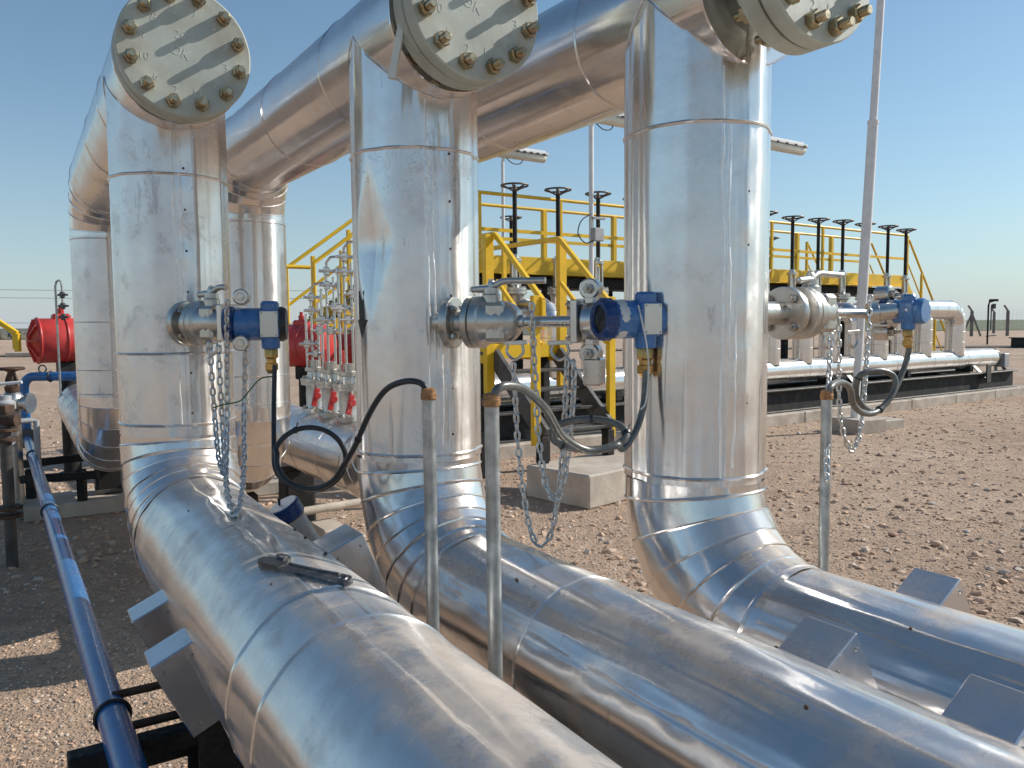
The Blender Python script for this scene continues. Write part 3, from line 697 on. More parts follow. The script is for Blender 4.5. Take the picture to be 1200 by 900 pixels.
def cable(name, label, ctrl, r, mat, cat='cable', ties=(), rib=False):
    pts = catmull(ctrl, .012); t = thing(name, label, cat, pts[0])
    mb = MB(); rr = [r * (1 + (.05 if (i % 2 and rib) else 0)) for i in range(len(pts))]; mb.tube(pts, rr, 12); part('sheath', mb, mat, t, world=True)
    for f in ties:
        i = int(f * (len(pts) - 1)); tg = (pts[min(i + 1, len(pts) - 1)] - pts[i - 1]).normalized(); b = MB(); b.lathe([(-.003, r * 1.35), (.003, r * 1.35)], pts[i], tg, 12); b.bar(pts[i], pts[i] + Vector((.008, -.004, .022)), .003, .002); part('cable_tie', b, M['rubber'], t, world=True)
    return t
def loop_pts(cx, cy, rx, ry, Y0, dY, a0, a1, n):
    return [at(cx + rx * math.cos(R(a0 + (a1 - a0) * i / n)), cy - ry * math.sin(R(a0 + (a1 - a0) * i / n)), Y0 + dY * i / n) for i in range(n + 1)]
cable('power_cable', 'black coiled cable running from the left transmitter to the left conduit stub',
      [at(322, 428, 2.47), at(321, 470, 2.45), at(321, 520, 2.38)] + loop_pts(363, 538, 42, 37, 2.30, -.12, 190, 520, 16) + loop_pts(363, 538, 39, 35, 2.17, -.10, 170, 340, 8) + [at(415, 525, 2.02), at(433, 485, 1.93), at(452, 457, 1.87), at(475, 447, 1.83), at(495, 450, 1.80), c1 + Vector((0, 0, -.02))], .0072, M['rubber'], ties=(.25, .5, .83))
cable('power_cable', 'grey flexible coiled cable from the middle transmitter to the right of two stubs',
      [at(757, 434, 2.09), at(754, 475, 2.08), at(744, 507, 2.05), at(730, 526, 2.02)] + loop_pts(690, 509, 44, 18, 2.00, -.16, -40, -400, 18) + [at(722, 522, 1.82), at(690, 528, 1.80), at(660, 512, 1.76), at(640, 480, 1.70), at(617, 458, 1.64), at(597, 452, 1.59), at(583, 456, 1.565), c2 + Vector((0, 0, -.02))], .0086, M['flex'], ties=(.3, .5, .62), rib=True)
cable('power_cable', 'grey flexible cable looping below the right transmitter before the skid',
      [at(1067, 388, 2.83), at(1063, 420, 2.83), at(1048, 458, 2.78), at(1030, 480, 2.72), at(1014, 478, 2.66), at(1003, 462, 2.62), at(1008, 440, 2.60), at(1030, 434, 2.62), at(1048, 442, 2.64), at(1046, 462, 2.62), at(1028, 482, 2.58), at(1012, 484, 2.52), at(1000, 474, 2.45), at(996, 455, 2.40), at(985, 448, 2.32), c3 + Vector((.01, 0, .01)), c3 + Vector((0, 0, -.03))], .0095, M['flex'], ties=(.4, .6), rib=True)
cable('earth_wire', 'thin green earth wire tied to the chains below the left valve', [at(319, 441, 2.48), at(305, 444, 2.47), at(292, 458, 2.45), at(281, 470, 2.43), at(262, 474, 2.42), at(250, 478, 2.42)], .0022, M['green'], 'wire')
cable('earth_wire', 'pale yellow green earth wire hanging across the middle transmitter', [at(748, 358, 2.045), at(752, 375, 2.03), at(758, 405, 2.05), at(760, 435, 2.06), at(757, 470, 2.06), at(751, 480, 2.07)], .0022, M['chip'], 'wire')

# ------------------------------------------------------------------ wrench lying on the left run
w0, w1 = to_world(1, -.06, -1.40, 1.004), to_world(1, .05, -1.645, 1.008)
dx = (w1 - w0); wl = dx.length; t = thing('adjustable_wrench', 'dark oily adjustable wrench lying on the left pipe run', 'wrench', w0, 0)
ex_ = dx.normalized(); nz_ = (Vector((0, 0, 1)) - P2 * .16); nz_ = (nz_ - ex_ * nz_.dot(ex_)).normalized(); t.rotation_euler = Matrix((ex_ * 1.0, nz_.cross(ex_), nz_)).transposed().to_euler(); t.scale = (.95, 1.06, 1.1)
mb = MB(); rim = []
hnd = [(.045, .012), (.06, .0135), (.10, .0125), (.16, .0125), (.20, .015), (.225, .0175), (.245, .0165), (.254, .011), (.257, 0)]
poly = [(x, -y) for x, y in hnd] + [(x, y) for x, y in hnd[::-1][1:]]
# head: fixed jaw outline
head = [(.045, .012), (.035, .022), (.022, .031), (.012, .030), (.004, .028)] + [(-.012, .030), (-.02, .022), (-.018, .008), (-.004, .004), (.004, -.008), (.006, -.016), (.024, -.017)]
mb.prism([(x, y) for x, y in [(p[0], p[1]) for p in poly]], Matrix.Translation((0, 0, 0)), .010)
mb.prism([(.06, -.0135), (.06, .0135), (.045, .02), (.025, .022), (.005, .020), (-.018, .012), (-.024, .002), (-.016, -.006), (.004, -.010), (.03, -.012)], Matrix.Translation((0, 0, -.002)), .015)
wo = part('handle', mb, M['wrench'], t)
# raised edge of the I-section handle and the hanging hole
b = MB()
for sg in (-1, 1): b.tube([(.065, sg * .0115, .0105), (.16, sg * .0108, .0105), (.215, sg * .0135, .0105)], .0022, 8)
b.torus((.238, 0, .010), (0, 0, 1), .0085, .003, 24, 8); part('handle_rim', b, M['wrench'], wo)
b = MB(); b.disc((.238, 0, .0095), (0, 0, 1), .006, .0012, 20); part('hanging_hole', b, M['rubber'], wo)
b = MB(); b.prism([(.048, .016), (.048, .030), (.03, .037), (.006, .038), (-.002, .034), (.0, .027), (.02, .024), (.03, .016)], Matrix.Translation((0, 0, -.0015)), .014); part('sliding_jaw', b, M['wrench'], t)
b = MB(); b.lathe([(0, .007), (.022, .007)], (.022, .0195, .0095), (1, 0, 0), 16)
for q in range(5): b.torus((.024 + q * .0045, .0195, .0095), (1, 0, 0), .0072, .0014, 16, 6)
part('adjusting_screw', b, M['wrench'], t)
# ------------------------------------------------------------------ blue pipe, its supports
def line_Y(k0, Y): return None
A = Vector((-.972, 1.92, .5)); da = D2
t = thing('blue_pipe', 'blue painted pipe running back along the left side of the pipes', 'pipe', (A.x, A.y, 0))
mb = MB(); e = A + da * 6.4
mb.tube([A - da * 1.5 + da * .3 * i for i in range(27)], .0375, 32); part('pipe_run', mb, M['bluepipe'], t, world=True)
mb = MB(); ex = A + da * 6.62; top = Vector((ex.x, ex.y, 1.05)); rr = .1
pts = [Vector((ex.x, ex.y, .42)), Vector((ex.x, ex.y, .95))] + [Vector((ex.x + rr * (1 - math.cos(R(a))), ex.y, .95 + rr * math.sin(R(a)))) for a in range(15, 91, 15)] + [Vector((ex.x + .8, ex.y + .05, 1.05))]
mb.tube(pts, .042, 28); part('pipe_elbow', mb, M['bluepipe'], t, world=True)
mb = MB()
for q in (6.30, 6.44): mb.disc(A + da * q, da, .085, .03, 28)
part('pipe_flange', mb, M['darkgrey'], t, world=True)
mb = MB()
for q in (.12, 2.9, 5.2): mb.torus(A + da * q, da, .041, .006, 24, 8)
mb.torus(Vector((ex.x + .25, ex.y, 1.05)), (1, 0, 0), .046, .008, 20, 8); mb.torus(Vector((ex.x + .18, ex.y, 1.12)), (0, 1, 0), .035, .007, 18, 8)
part('pipe_clip', mb, M['rubber'], t, world=True)
# foreground support below the left run
sup = to_world(1, 0, -1.0, 0); t = thing('pipe_support', 'black steel support with crossbar under the left pipe run carrying the blue pipe', 'pipe support', sup, AZ)
mb = MB(); mb.box((-.07, 0, .30), (.14, .012, .62), None, 0, .002); mb.box((-.07, .075, .30), (.012, .14, .62), None); mb.box((-.07, .15, .30), (.14, .012, .62), None, 0, .002); mb.box((0, .075, .02), (.34, .3, .03)); mb.box((0, .07, .605), (.30, .2, .04)); part('column', mb, M['black'], t)
mb = MB(); mb.box((-.235, .06, .47), (.37, .05, .05)); mb.box((-.235, .089, .445), (.37, .008, .09)); part('crossbar', mb, M['black'], t)
for y, z in ((.12, .50), (.26, .53)):
    mb = MB(); mb.tube([(-.30, y, z), (-.16, y, z), (-.159, y, z), (-.06, y, z)], [.011, .011, .018, .018], 14); part('clamp_rod', mb, M['rustdark'], t)
for k, xs in ((2, -1.2), (3, -1.0), (2, -2.3), (3, -2.2)):
    sp = to_world(k, 0, xs, 0); t = thing('pipe_support', {(2, -1.2): 'black steel stool under the middle pipe run', (3, -1.0): 'black steel stool under the right pipe run', (2, -2.3): 'nearest black steel stool under the middle pipe run', (3, -2.2): 'nearest black steel stool under the right pipe run'}[(k, xs)], 'pipe support', sp, AZ)
    mb = MB(); mb.box((0, 0, .25), (.16, .16, .5)); mb.box((0, 0, .52), (.28, .18, .03)); part('column', mb, M['black'], t)
    mb = MB(); mb.box((0, 0, .02), (.32, .3, .05)); part('base_plate', mb, M['black'], t)
# far supports under the back risers on a concrete strip
for k, x, y in ((1, .12, 4.45), (2, 0, 2.35), (3, 0, 3.6)):
    sp = to_world(k, x, y, 0); t = thing('pipe_support', 'black steel shoe under the far run of the %s loop' % ('left', 'middle', 'right')[k - 1], 'pipe support', sp, AZ)
    mb = MB(); mb.box((0, 0, .34), (.20, .18, .46)); part('column', mb, M['black'], t)
    mb = MB(); mb.box((0, -.10, .145), (.26, .03, .03)); part('shoe_plate', mb, M['darkgrey'], t)
a = to_world(1, -.5, 4.4, .06); b_ = to_world(1, 1.5, 4.4, .06)
mb = MB(); mb.bar(a, b_, .55, .12); solo('concrete_strip', mb, M['concrete'], 'low concrete strip on the ground under the far end of the left loop', 'concrete footing', (a + b_) / 2 - Vector((0, 0, .06)))

# gauge head between left and middle pipes
g = at(338, 602, 2.5); t = thing('gauge_head', 'blue rimmed white faced gauge head on a grey stub between the pipes', 'gauge', (g.x, g.y, 0))
axg = Vector((-.42, -.25, .87)).normalized(); mb = MB(); mb.lathe([(-.30, .042), (-.02, .042), (-.015, .046)], g, axg, 32); part('stub', mb, M['board'], t, world=True)
mb = MB(); mb.lathe([(-.012, .048), (-.008, .051), (.03, .051), (.034, .047)], g, axg, 32); rm = part('rim', mb, M['blue_dark'], t, world=True)
mb = MB(); mb.disc(g + axg * .0345, axg, .045, .003, 32); part('dial', mb, M['white'], rm, world=True)
mb = MB(); mb.tube([g + axg * .035 + Vector((-.01, 0, 0)), g + axg * .06 + Vector((0, 0, .0))], .004, 8); part('latch', mb, M['rubber'], rm, world=True)
mb = MB(); mb.tube([(g.x, g.y, -.02), (g.x, g.y, .35), g - axg * .28], .03, 16); part('stand', mb, M['galv'], t, world=True)
q = at(385, 622, 5.0); mb = MB(); mb.box((q.x, q.y, .13), (.17, .3, .26), Matrix.Rotation(AZ, 3, 'Z'), 0, .012); solo('concrete_block', mb, M['concrete'], 'small pale concrete block on the gravel between the pipes', 'concrete block', (q.x, q.y, 0))
a, b_ = at(352, 600, 5.0), at(450, 584, 5.35); mb = MB(); mb.tube([a, b_], .027, 16); o = solo('drain_pipe', mb, M['concrete'], 'dusty white pipe lying low between the left and middle pipes', 'pipe', (a.x, a.y, a.z))

# ------------------------------------------------------------------ sampling valves on the far run
def sampling_valve(name, label, y, hh):
    p = to_world(3, 0, y, .97); t = thing('sampling_valve', label, 'valve', p, AZ, 'sampling valves on the far pipe run')
    mb = MB(); mb.lathe([(-.03, .05), (.01, .05), (.012, .085), (.03, .085), (.032, .06), (.05, .055), (.12, .058), (.15, .055), (.17, .06), (.172, .085), (.19, .085), (.192, .088), (.21, .088), (.212, .05), (.25, .045), (.255, .06), (.275, .06), (.277, .03), (.32, .03)], (0, 0, 0), (0, 0, 1), 28); vb = part('valve_body', mb, M['cast'], t)
    for i in range(6):
        b = MB()
        a = i * math.pi / 3; hexnut(b, (.07 * math.cos(a), .07 * math.sin(a), .21), (0, 0, 1), .010, .012); part('flange_bolt', b, M['bolt'], vb); b = MB(); hexnut(b, (.07 * math.cos(a), .07 * math.sin(a), .03), (0, 0, 1), .010, .012); part('flange_bolt', b, M['bolt'], vb)
    b = MB(); b.box((-.03, -.085, .10), (.032, .014, .11), Matrix.Rotation(.25, 3, 'Y'), 0, .004); b.disc((-.02, -.07, .11), (0, -1, 0), .022, .03, 16); part('valve_handle', b, M['redh'], t)
    b = MB(); b.box((.05, -.06, .31), (.03, .014, .15), Matrix.Rotation(-.08, 3, 'Y'), 0, .004); part('valve_handle', b, M['redh'], t)
    b = MB()
    for (x, h) in ((-.045, hh - .12), (-.012, hh), (.03, hh - .05)): b.tube([(x, 0, .26), (x, .01, h)], .008, 8)
    b.tube([(-.012, 0, hh), (-.012, 0, hh + .03), (.01, -.01, hh + .06), (.05, -.02, hh + .065), (.16, -.05, hh + .06)], .008, 8)
    part('tubing', b, M['steel'], t)
    for z, x in ((hh - .10, -.012), (hh - .22, .03), (hh - .3, -.045), (hh - .02, -.012), (hh - .36, 0)):
        b = MB(); b.lathe([(-.025, .012), (-.02, .02), (.02, .02), (.025, .012)], (x, 0, z), (0, 0, 1), 6); b.tube([(x - .05, -.01, z), (x + .06, -.01, z)], .009, 8); b.lathe([(-.006, .022), (.006, .022)], (x + .06, -.01, z), (1, 0, 0), 12); part('needle_valve', b, M['steel'], t)
    return t
sampling_valve('a', 'sampling valve with red handles nearest to the middle pipe', 2.62, .92)
sampling_valve('b', 'sampling valve with red handles in the middle of the three', 2.90, .86)
sampling_valve('c', 'sampling valve with red handles farthest left of the three', 3.18, .72)

# ------------------------------------------------------------------ red actuators
def actuator(label, p, rz, Rr, Ln, ribs=True):
    t = thing('red_actuator', label, 'actuator', (p.x, p.y, 0), rz, 'red pneumatic actuators'); z = p.z
    mb = MB(); mb.lathe([(-Ln / 2, Rr * .97), (-Ln / 2 + .01, Rr), (Ln / 2 - .08, Rr), (Ln / 2 - .02, Rr * .86), (Ln / 2, Rr * .6), (Ln / 2 + .01, .01)], (0, 0, z), (1, 0, 0), 40)
    mb.lathe([(-.02, Rr * .97), (.0, Rr * .9), (.05, Rr * .3), (.055, .01)], (-Ln / 2 + .005, 0, z), (-1, 0, 0), 40)
    for x in (-Ln / 2 + .02, Ln * .1): mb.torus((x, 0, z), (1, 0, 0), Rr, .012, 40, 8)
    if ribs:
        for i in range(8):
            a = i * math.pi / 4; d = Vector((0, math.cos(a), math.sin(a))); c = Vector((-Ln / 2 - .02, 0, z)); mb.bar(c + d * .05 + Vector((-.035, 0, 0)), c + d * Rr * .95 + Vector((.015, 0, 0)), .018, .03, 0, (1, 0, 0))
        mb.lathe([(0, .05), (.03, .045), (.032, .02)], (-Ln / 2 - .04, 0, z), (-1, 0, 0), 20)
    mb.box((0.02, 0, z + Rr), (.16, .12, .09), None, 0, .02); part('drum', mb, M['red'], t)
    mb = MB(); mb.box((.06, 0, z - Rr - .06), (.18, .16, .14)); mb.lathe([(.0, .12), (.03, .12), (.031, .08), (z - Rr - .15, .08)], (.06, 0, .05), (0, 0, 1), 20); part('valve_yoke', mb, M['black'], t)
    mb = MB(); mb.lathe([(0, .03), (.05, .03), (.055, .018), (.09, .018)], (.02, 0, z + Rr + .04), (0, 0, 1), 12); part('indicator', mb, M['redh'], t)
    return t
actuator('large ribbed red actuator drum at the far left beside the back pipe', at(70, 399, 7.9), R(40), .215, .42)
actuator('plain red actuator drum behind the sampling valves, left one', at(352, 405, 8.6), R(-16), .225, .70, False)
actuator('plain red actuator drum behind the sampling valves, half hidden right one', at(418, 409, 9.3), R(-16), .18, .6, False)
# tube hook by the left actuator
a = at(70, 440, 7.4); t = thing('vent_tube', 'thin bent vent tube standing before the left red actuator', 'vent tube', (a.x, a.y, 0))
mb = MB(); zt = at(72, 330, 7.4).z; mb.tube([(a.x, a.y, .8), (a.x, a.y, zt - .04), (a.x + .012, a.y, zt), (a.x + .035, a.y, zt + .012), (a.x + .055, a.y, zt), (a.x + .06, a.y, zt - .05), (a.x + .06, a.y, zt - .25)], .010, 10); part('tube', mb, M['galv'], t, world=True)
for dz in (.12, .22, .32): mb = MB(); mb.lathe([(-.03, .014), (-.02, .024), (.02, .024), (.03, .014)], (a.x + .06, a.y, zt - dz), (0, 0, 1), 8); mb.tube([(a.x + .02, a.y, zt - dz), (a.x + .12, a.y - .02, zt - dz)], .010, 8); part('needle_valve', mb, M['darkgrey'], t, world=True)

# ------------------------------------------------------------------ clutter at the left edge
def handwheel(mb, c, Rr, ax=(0, 0, 1), spokes=5, tr=.012, drop=.05, mi=0):
    ax = Vector(ax).normalized(); u = ax.orthogonal().normalized(); w = ax.cross(u); c = Vector(c)
    mb.torus(c, ax, Rr, tr, 30, 8, mi); mb.lathe([(-drop - .02, .028), (.0 - drop * .2, .026), (.01, .02)], c, ax, 14, mi)
    for i in range(spokes):
        a = 2 * math.pi * i / spokes; d = u * math.cos(a) + w * math.sin(a); mb.tube([c - ax * drop + d * .02, c - ax * drop * .5 + d * Rr * .5, c + d * Rr], tr * .8, 6, mi=mi)
p = at(13, 432, 6.3); t = thing('rusty_gate_valve', 'rusty small gate valve with handwheel at the left edge', 'valve', (p.x, p.y, 0))
mb = MB(); handwheel(mb, (0, 0, p.z), .085, drop=.02); part('handwheel', mb, M['rustdark'], t)
mb = MB(); mb.lathe([(p.z - .18, .05), (p.z - .14, .055), (p.z - .13, .03), (p.z - .02, .025)], (0, 0, 0), (0, 0, 1), 16)
for sx in (-1, 1): mb.tube([(sx * .035, 0, p.z - .15), (sx * .042, 0, p.z - .09), (sx * .02, 0, p.z - .03)], .010, 8)
part('yoke', mb, M['rustdark'], t)
mb = MB(); mb.ball((0, 0, p.z - .26), .085, 18, 0, (1, 1, 1.1)); mb.lathe([(-.14, .08), (-.12, .08), (-.118, .05), (.118, .05), (.12, .08), (.14, .08)], (0, 0, p.z - .27), (1, 0, 0), 24); mb.lathe([(0, .05), (p.z - .33, .05)], (0, 0, 0), (0, 0, 1), 16); part('valve_body', mb, M['cast'], t)
t = thing('valve_rack', 'grey painted drain pipework with flanges at the left edge', 'pipework', (p.x + .12, p.y - .3, 0))
mb = MB(); mb.tube([(0, 0, 0), (0, 0, .93)], .032, 20); mb.lathe([(.62, .065), (.65, .065)], (0, 0, 0), (0, 0, 1), 24); mb.lathe([(.655, .065), (.685, .065)], (0, 0, 0), (0, 0, 1), 24); mb.lathe([(.90, .075), (.95, .075), (.97, .05), (1.0, .05)], (0, 0, 0), (0, 0, 1), 24)
mb.tube([(0, 0, .8), (.12, .1, .8), (.16, .12, .8), (.16, .12, .2)], .022, 16); part('drain_pipe', mb, M['board'], t)
mb = MB(); mb.tube([(-.2, -.05, .78), (-.2, -.05, 1.05), (-.18, -.05, 1.075), (-.1, -.05, 1.08), (.14, 0, 1.10)], .012, 10); part('white_tube', mb, M['white'], t)
p = at(9, 560, 5.0); t = thing('rusty_flange_stand', 'rusty flanged stand pipe at the left edge of the frame', 'pipe stand', (p.x, p.y, 0))
mb = MB(); mb.tube([(0, 0, -.02), (0, 0, .98)], .034, 20); part('stand_pipe', mb, M['darkgrey'], t)
for z in (.32, .37, .80, .86): mb = MB(); mb.disc((0, 0, z), (0, 0, 1), .075, .022, 28); part('flange', mb, M['rustdark'], t)
mb = MB(); mb.box((-.02, 0, 1.0), (.12, .10, .05)); mb.lathe([(-.08, .04), (.08, .04)], (0, 0, .93), (1, 0, 0), 18); part('head_block', mb, M['rustdark'], t)
t = thing('pipe_rack', 'low dark steel rack on the ground behind the blue pipe', 'steel rack', at(60, 545, 6.2).xy.to_3d())
for (a, b_) in ((at(20, 545, 6.6), at(105, 535, 6.6)), (at(25, 562, 6.2), at(115, 556, 6.2))): mb = MB(); mb.bar(a, b_, .06, .06); part('rail', mb, M['black'], t, world=True)
for q in (at(35, 550, 6.5), at(95, 550, 6.4)): mb = MB(); mb.bar(Vector((q.x, q.y, 0)), q, .06, .06); part('leg', mb, M['black'], t, world=True)
p = at(0, 378, 7.6); q = at(20, 391, 7.6); t = thing('yellow_handrail', 'end of a yellow handrail at the left edge of the frame', 'handrail', (p.x, p.y, 0))
mb = MB(); p2 = p + (p - q) * 2; mb.bar(p2, q, .045, .045); mb.bar(q, (q.x, q.y, 1.28), .045, .045); part('rail', mb, M['yellow'], t, world=True)
mb = MB(); mb.bar((q.x - .08, q.y + .1, q.z + .02), (q.x - .08, q.y + .1, 1.30), .04, .04); mb.bar(p2, (p2.x, p2.y, 0), .05, .05); part('post', mb, M['yellow'], t, world=True)

# ------------------------------------------------------------------ the skid
SAZ = R(35); QS = Vector((.819, .574, 0)); NS = Vector((-.574, .819, 0)); OS = Vector((3.95, 12.6, 0))
def S(s, n, z): return OS + QS * s + NS * n + Vector((0, 0, z))
mb = MB(); mb.box(S(.9, 2.0, .045), (14.6, 5.2, .11), Matrix.Rotation(SAZ, 3, 'Z'), 0, .01); pad = struct('concrete_pad', mb, M['concrete'])
t = thing('kerb', 'long pale concrete kerb along the front of the skid', 'kerb', S(1.5, -.68, 0), SAZ)
x = -8.2
mb = MB()
while x < 8.4:
    Lk = 1.48; mb.box((x, 0, .075), (Lk - .012, .14, .17), None, 0, .012); x += Lk
part('kerb_stones', mb, M['concrete'], t)
# base frame
t = thing('skid_frame', 'black steel base frame carrying the long header pipe', 'steel frame', S(0, 0, 0), SAZ)
for y in (-.30, .55):
    mb = MB(); mb.box((.7, y, .455), (13.8, .20, .022), None, 1, .003); mb.box((.7, y, .135), (13.8, .20, .022), None, 1, .003); mb.box((.7, y, .295), (13.8, .014, .30), None, 0, .002); part('beam', mb, [M['black'], M['darkgrey']], t)
for s in (-5.6, -3.2, -1, 1.6, 3.9, 6.2):
    mb = MB(); mb.box((s, .15, .28), (.16, .8, .26)); mb.box((s, 0, .54), (.12, .30, .14)); part('crossbeam', mb, M['black'], t)
for s in (2.0, 6.3):
    mb = MB(); mb.box((s, -.42, .45), (.16, .03, .36)); mb.bar((s, -.42, .3), (s, -.12, .6), .12, .02); part('bracket', mb, M['darkgrey'], t)
# header
t = thing('header_pipe', 'long horizontal aluminium clad header pipe with a row of upright bends', 'pipe', S(0, 0, 0), SAZ); ZS = .725; RSK = .185
mb = MB(); clad_straight(mb, (-6.3, 0, ZS), (7.25, 0, ZS), (0, 0, 1), RSK, Wob(91, .0012, 1.2), n=72, step=.12, caps=(True, True), bead_at=[.8 + 1.28 * i for i in range(10)], bead=.004); part('run_jacket', mb, M['alu_skid'], t, sharp=28)
mb = MB(); mb.lathe([(0, .19), (.03, .19), (.031, .16), (.045, .16), (.046, .19), (.08, .19)], (7.26, 0, ZS), (1, 0, 0), 36); part('end_flange', mb, M['darkgrey'], t)
mb = MB()
for s, sg in ((5.25, -1),):
    b0 = [(-.16, .012), (.05, .012), (.05, .032), (.13, 0), (.05, -.032), (.05, -.012), (-.16, -.012)]
    th = 1.0; vs = []
    for x_, y_ in b0:
        tt = th + y_ / RSK; vs.append((s - x_, -math.sin(tt) * (RSK + .005), ZS + math.cos(tt) * (RSK + .005)))
    mb.add(vs, [[0, 1, 5, 6], [2, 3, 4, 5], [1, 2, 5]])
part('flow_arrow', mb, M['arrow'], t)
FS = [-4.25, -3.53, -2.81, -2.09, -1.37, -.65, .07, .9, 1.61, 2.35, 3.09, 3.8, 4.58, 5.22]
RU = .16; ZU = 1.66; YV = .72
for i, s in enumerate(FS[:-1]):
    mb = MB(); w = Wob(100 + i, .001, 2.6 + i)
    lead = .42 if i == len(FS) - 1 else (.18 if i % 2 else .3)
    yb = -.02
    s2 = s + (.42 if i == len(FS) - 1 else .0)
    clad_straight(mb, (s, YV - .22, ZU), (s, yb + .22, ZU), (0, 0, 1), RU, w, n=48, step=.1)
    clad_elbow(mb, (s, yb + .22, ZU - .22), (0, 0, 1), (0, -1, 0), .22, 3, RU, 48, bead=.004)
    clad_straight(mb, (s, yb, ZU - .22), (s, yb, ZS + .10), (0, -1, 0), RU, w, n=48, step=.1, bead_at=[.12, .36], bead=.004)
    part('riser_bend', mb, M['alu_skidZ'], t, sharp=28)
# end bend that sweeps along the header to the right
mb = MB(); s0 = 4.9
clad_straight(mb, (4.40, -.04, ZU + .03), (5.40, -.04, ZU + .03), (0, 0, 1), .18, Wob(140), n=48, step=.1, caps=(True, False), bead_at=[.3, .7])
clad_elbow(mb, (5.40, -.04, ZU + .03 - .32), (0, 0, 1), (1, 0, 0), .32, 5, .18, 48, bead=.004)
clad_straight(mb, (5.72, -.04, ZU + .03 - .32), (5.72, -.04, ZS + .08), (0, -1, 0), .18, Wob(141), n=48, step=.1, bead_at=[.1, .3])
part('end_bend', mb, M['alu_skidZ'], t, sharp=28)
# junction box on the header end
p = S(7.52, -.05, .0); t = thing('junction_box', 'small grey junction box with dangling cables at the header end', 'junction box', p, SAZ)
mb = MB(); mb.box((0, -.1, .66), (.20, .14, .28), None, 0, .01); part('enclosure', mb, M['board'], t)
mb = MB(); mb.box((-.1, .0, .40), (.05, .05, .8)); part('stand', mb, M['galv'], t)
mb = MB()
for i in range(4): mb.tube(catmull([(-.05 + i * .03, -.1, .52), (.0 + i * .05, -.14, .38), (.06 + .05 * i, -.1, .30), (-.02 - i * .04, -.12, .18), (-.15, -.1, .03)], .03), .011, 8)
part('cable_tail', mb, M['rubber'], t)

# gate valves
def gate_valve(label, loc, rz, hz, group):
    t = thing('gate_valve', label, 'gate valve', loc, rz, group)
    mb = MB(); mb.lathe([(-.22, .145), (-.19, .145), (-.188, .10), (-.10, .11), (0, .125), (.10, .11), (.188, .10), (.19, .145), (.22, .145)], (0, 0, ZU), (0, 1, 0), 28)
    mb.lathe([(0, .115), (.16, .105), (.20, .12), (.21, .15), (.245, .15), (.247, .12), (.255, .12), (.257, .15), (.29, .15), (.30, .10), (.33, .055)], (0, 0, ZU + .02), (0, 0, 1), 28); vb = part('valve_body', mb, M['cast'], t)
    mb = MB()
    for i in range(8): a = i * math.pi / 4; hexnut(mb, (.128 * math.cos(a), .128 * math.sin(a), ZU + .31), (0, 0, 1), .016, .02)
    part('bonnet_bolts', mb, M['bolt'], vb)
    mb = MB()
    for sx in (-1, 1): mb.bar((sx * .062, 0, ZU + .32), (sx * .056, 0, ZU + .69), .03, .055)
    mb.lathe([(.66, .085), (.70, .085), (.71, .055), (.75, .05)], (0, 0, ZU), (0, 0, 1), 20); mb.lathe([(.32, .055), (.40, .05), (.41, .03), (.62, .022)], (0, 0, ZU), (0, 0, 1), 16); part('yoke', mb, M['cast'], t)
    mb = MB(); mb.lathe([(ZU + .72, .030), (ZU + hz - .06, .030), (ZU + hz - .05, .02), (ZU + hz + .01, .02)], (0, 0, 0), (0, 0, 1), 16); part('stem_cover', mb, M['black'], t)
    mb = MB(); handwheel(mb, (0, 0, ZU + hz), .175, spokes=6, tr=.013, drop=.07); part('handwheel', mb, M['wheel'], t)
    return t
ords = ['first', 'second', 'third', 'fourth', 'fifth', 'sixth', 'seventh', 'eighth', 'ninth', 'tenth', 'eleventh', 'twelfth', 'thirteenth', 'fourteenth']
proto = gate_valve('gate valve with dark stem, first from the left in the front row', S(FS[0], YV, 0), SAZ, 1.64, 'gate valves in the front row on the skid')
for i, s in enumerate(FS[1:], 1):
    dup(proto, S(s, YV, random.uniform(-.02, .02)), SAZ + R(random.uniform(-8, 8)) * 0, ('gate valve with dark stem, %s from the left in the front row' % ords[i]) if i < 8 else ('gate valve with dark stem, %s from the right end of the front row' % ords[len(FS) - 1 - i]))
# tie: left two wheels carry scraps of rope
mb = MB()
bk = [-3.9, -2.5, 1.0, 2.75, 4.4]
protob = gate_valve('gate valve in the back row beyond the yellow walkway, first from the left', S(bk[0], 3.3, 0), SAZ, 1.64, 'gate valves in the back row on the skid')
for i, s in enumerate(bk[1:], 1): dup(protob, S(s, 3.3, random.uniform(-.02, .02)), SAZ, 'gate valve in the back row beyond the yellow walkway, %s from the left' % ords[i])
# back header
t = thing('header_pipe', 'far aluminium clad header pipe under the back row of gate valves', 'pipe', S(0, 3.3, 0), SAZ)
mb = MB(); clad_straight(mb, (-5, .7, ZU), (5.6, .7, ZU), (0, 0, 1), .17, Wob(150), n=48, step=.2, caps=(True, True), bead_at=[1, 2.5, 4, 5.5, 7, 8.5]); part('run_jacket', mb, M['alu_back'], t, sharp=28)
mb = MB()
for s in (-4.5, 0, 5): mb.box((s, .7, .8), (.12, .12, 1.45))
part('stand', mb, M['black'], t)

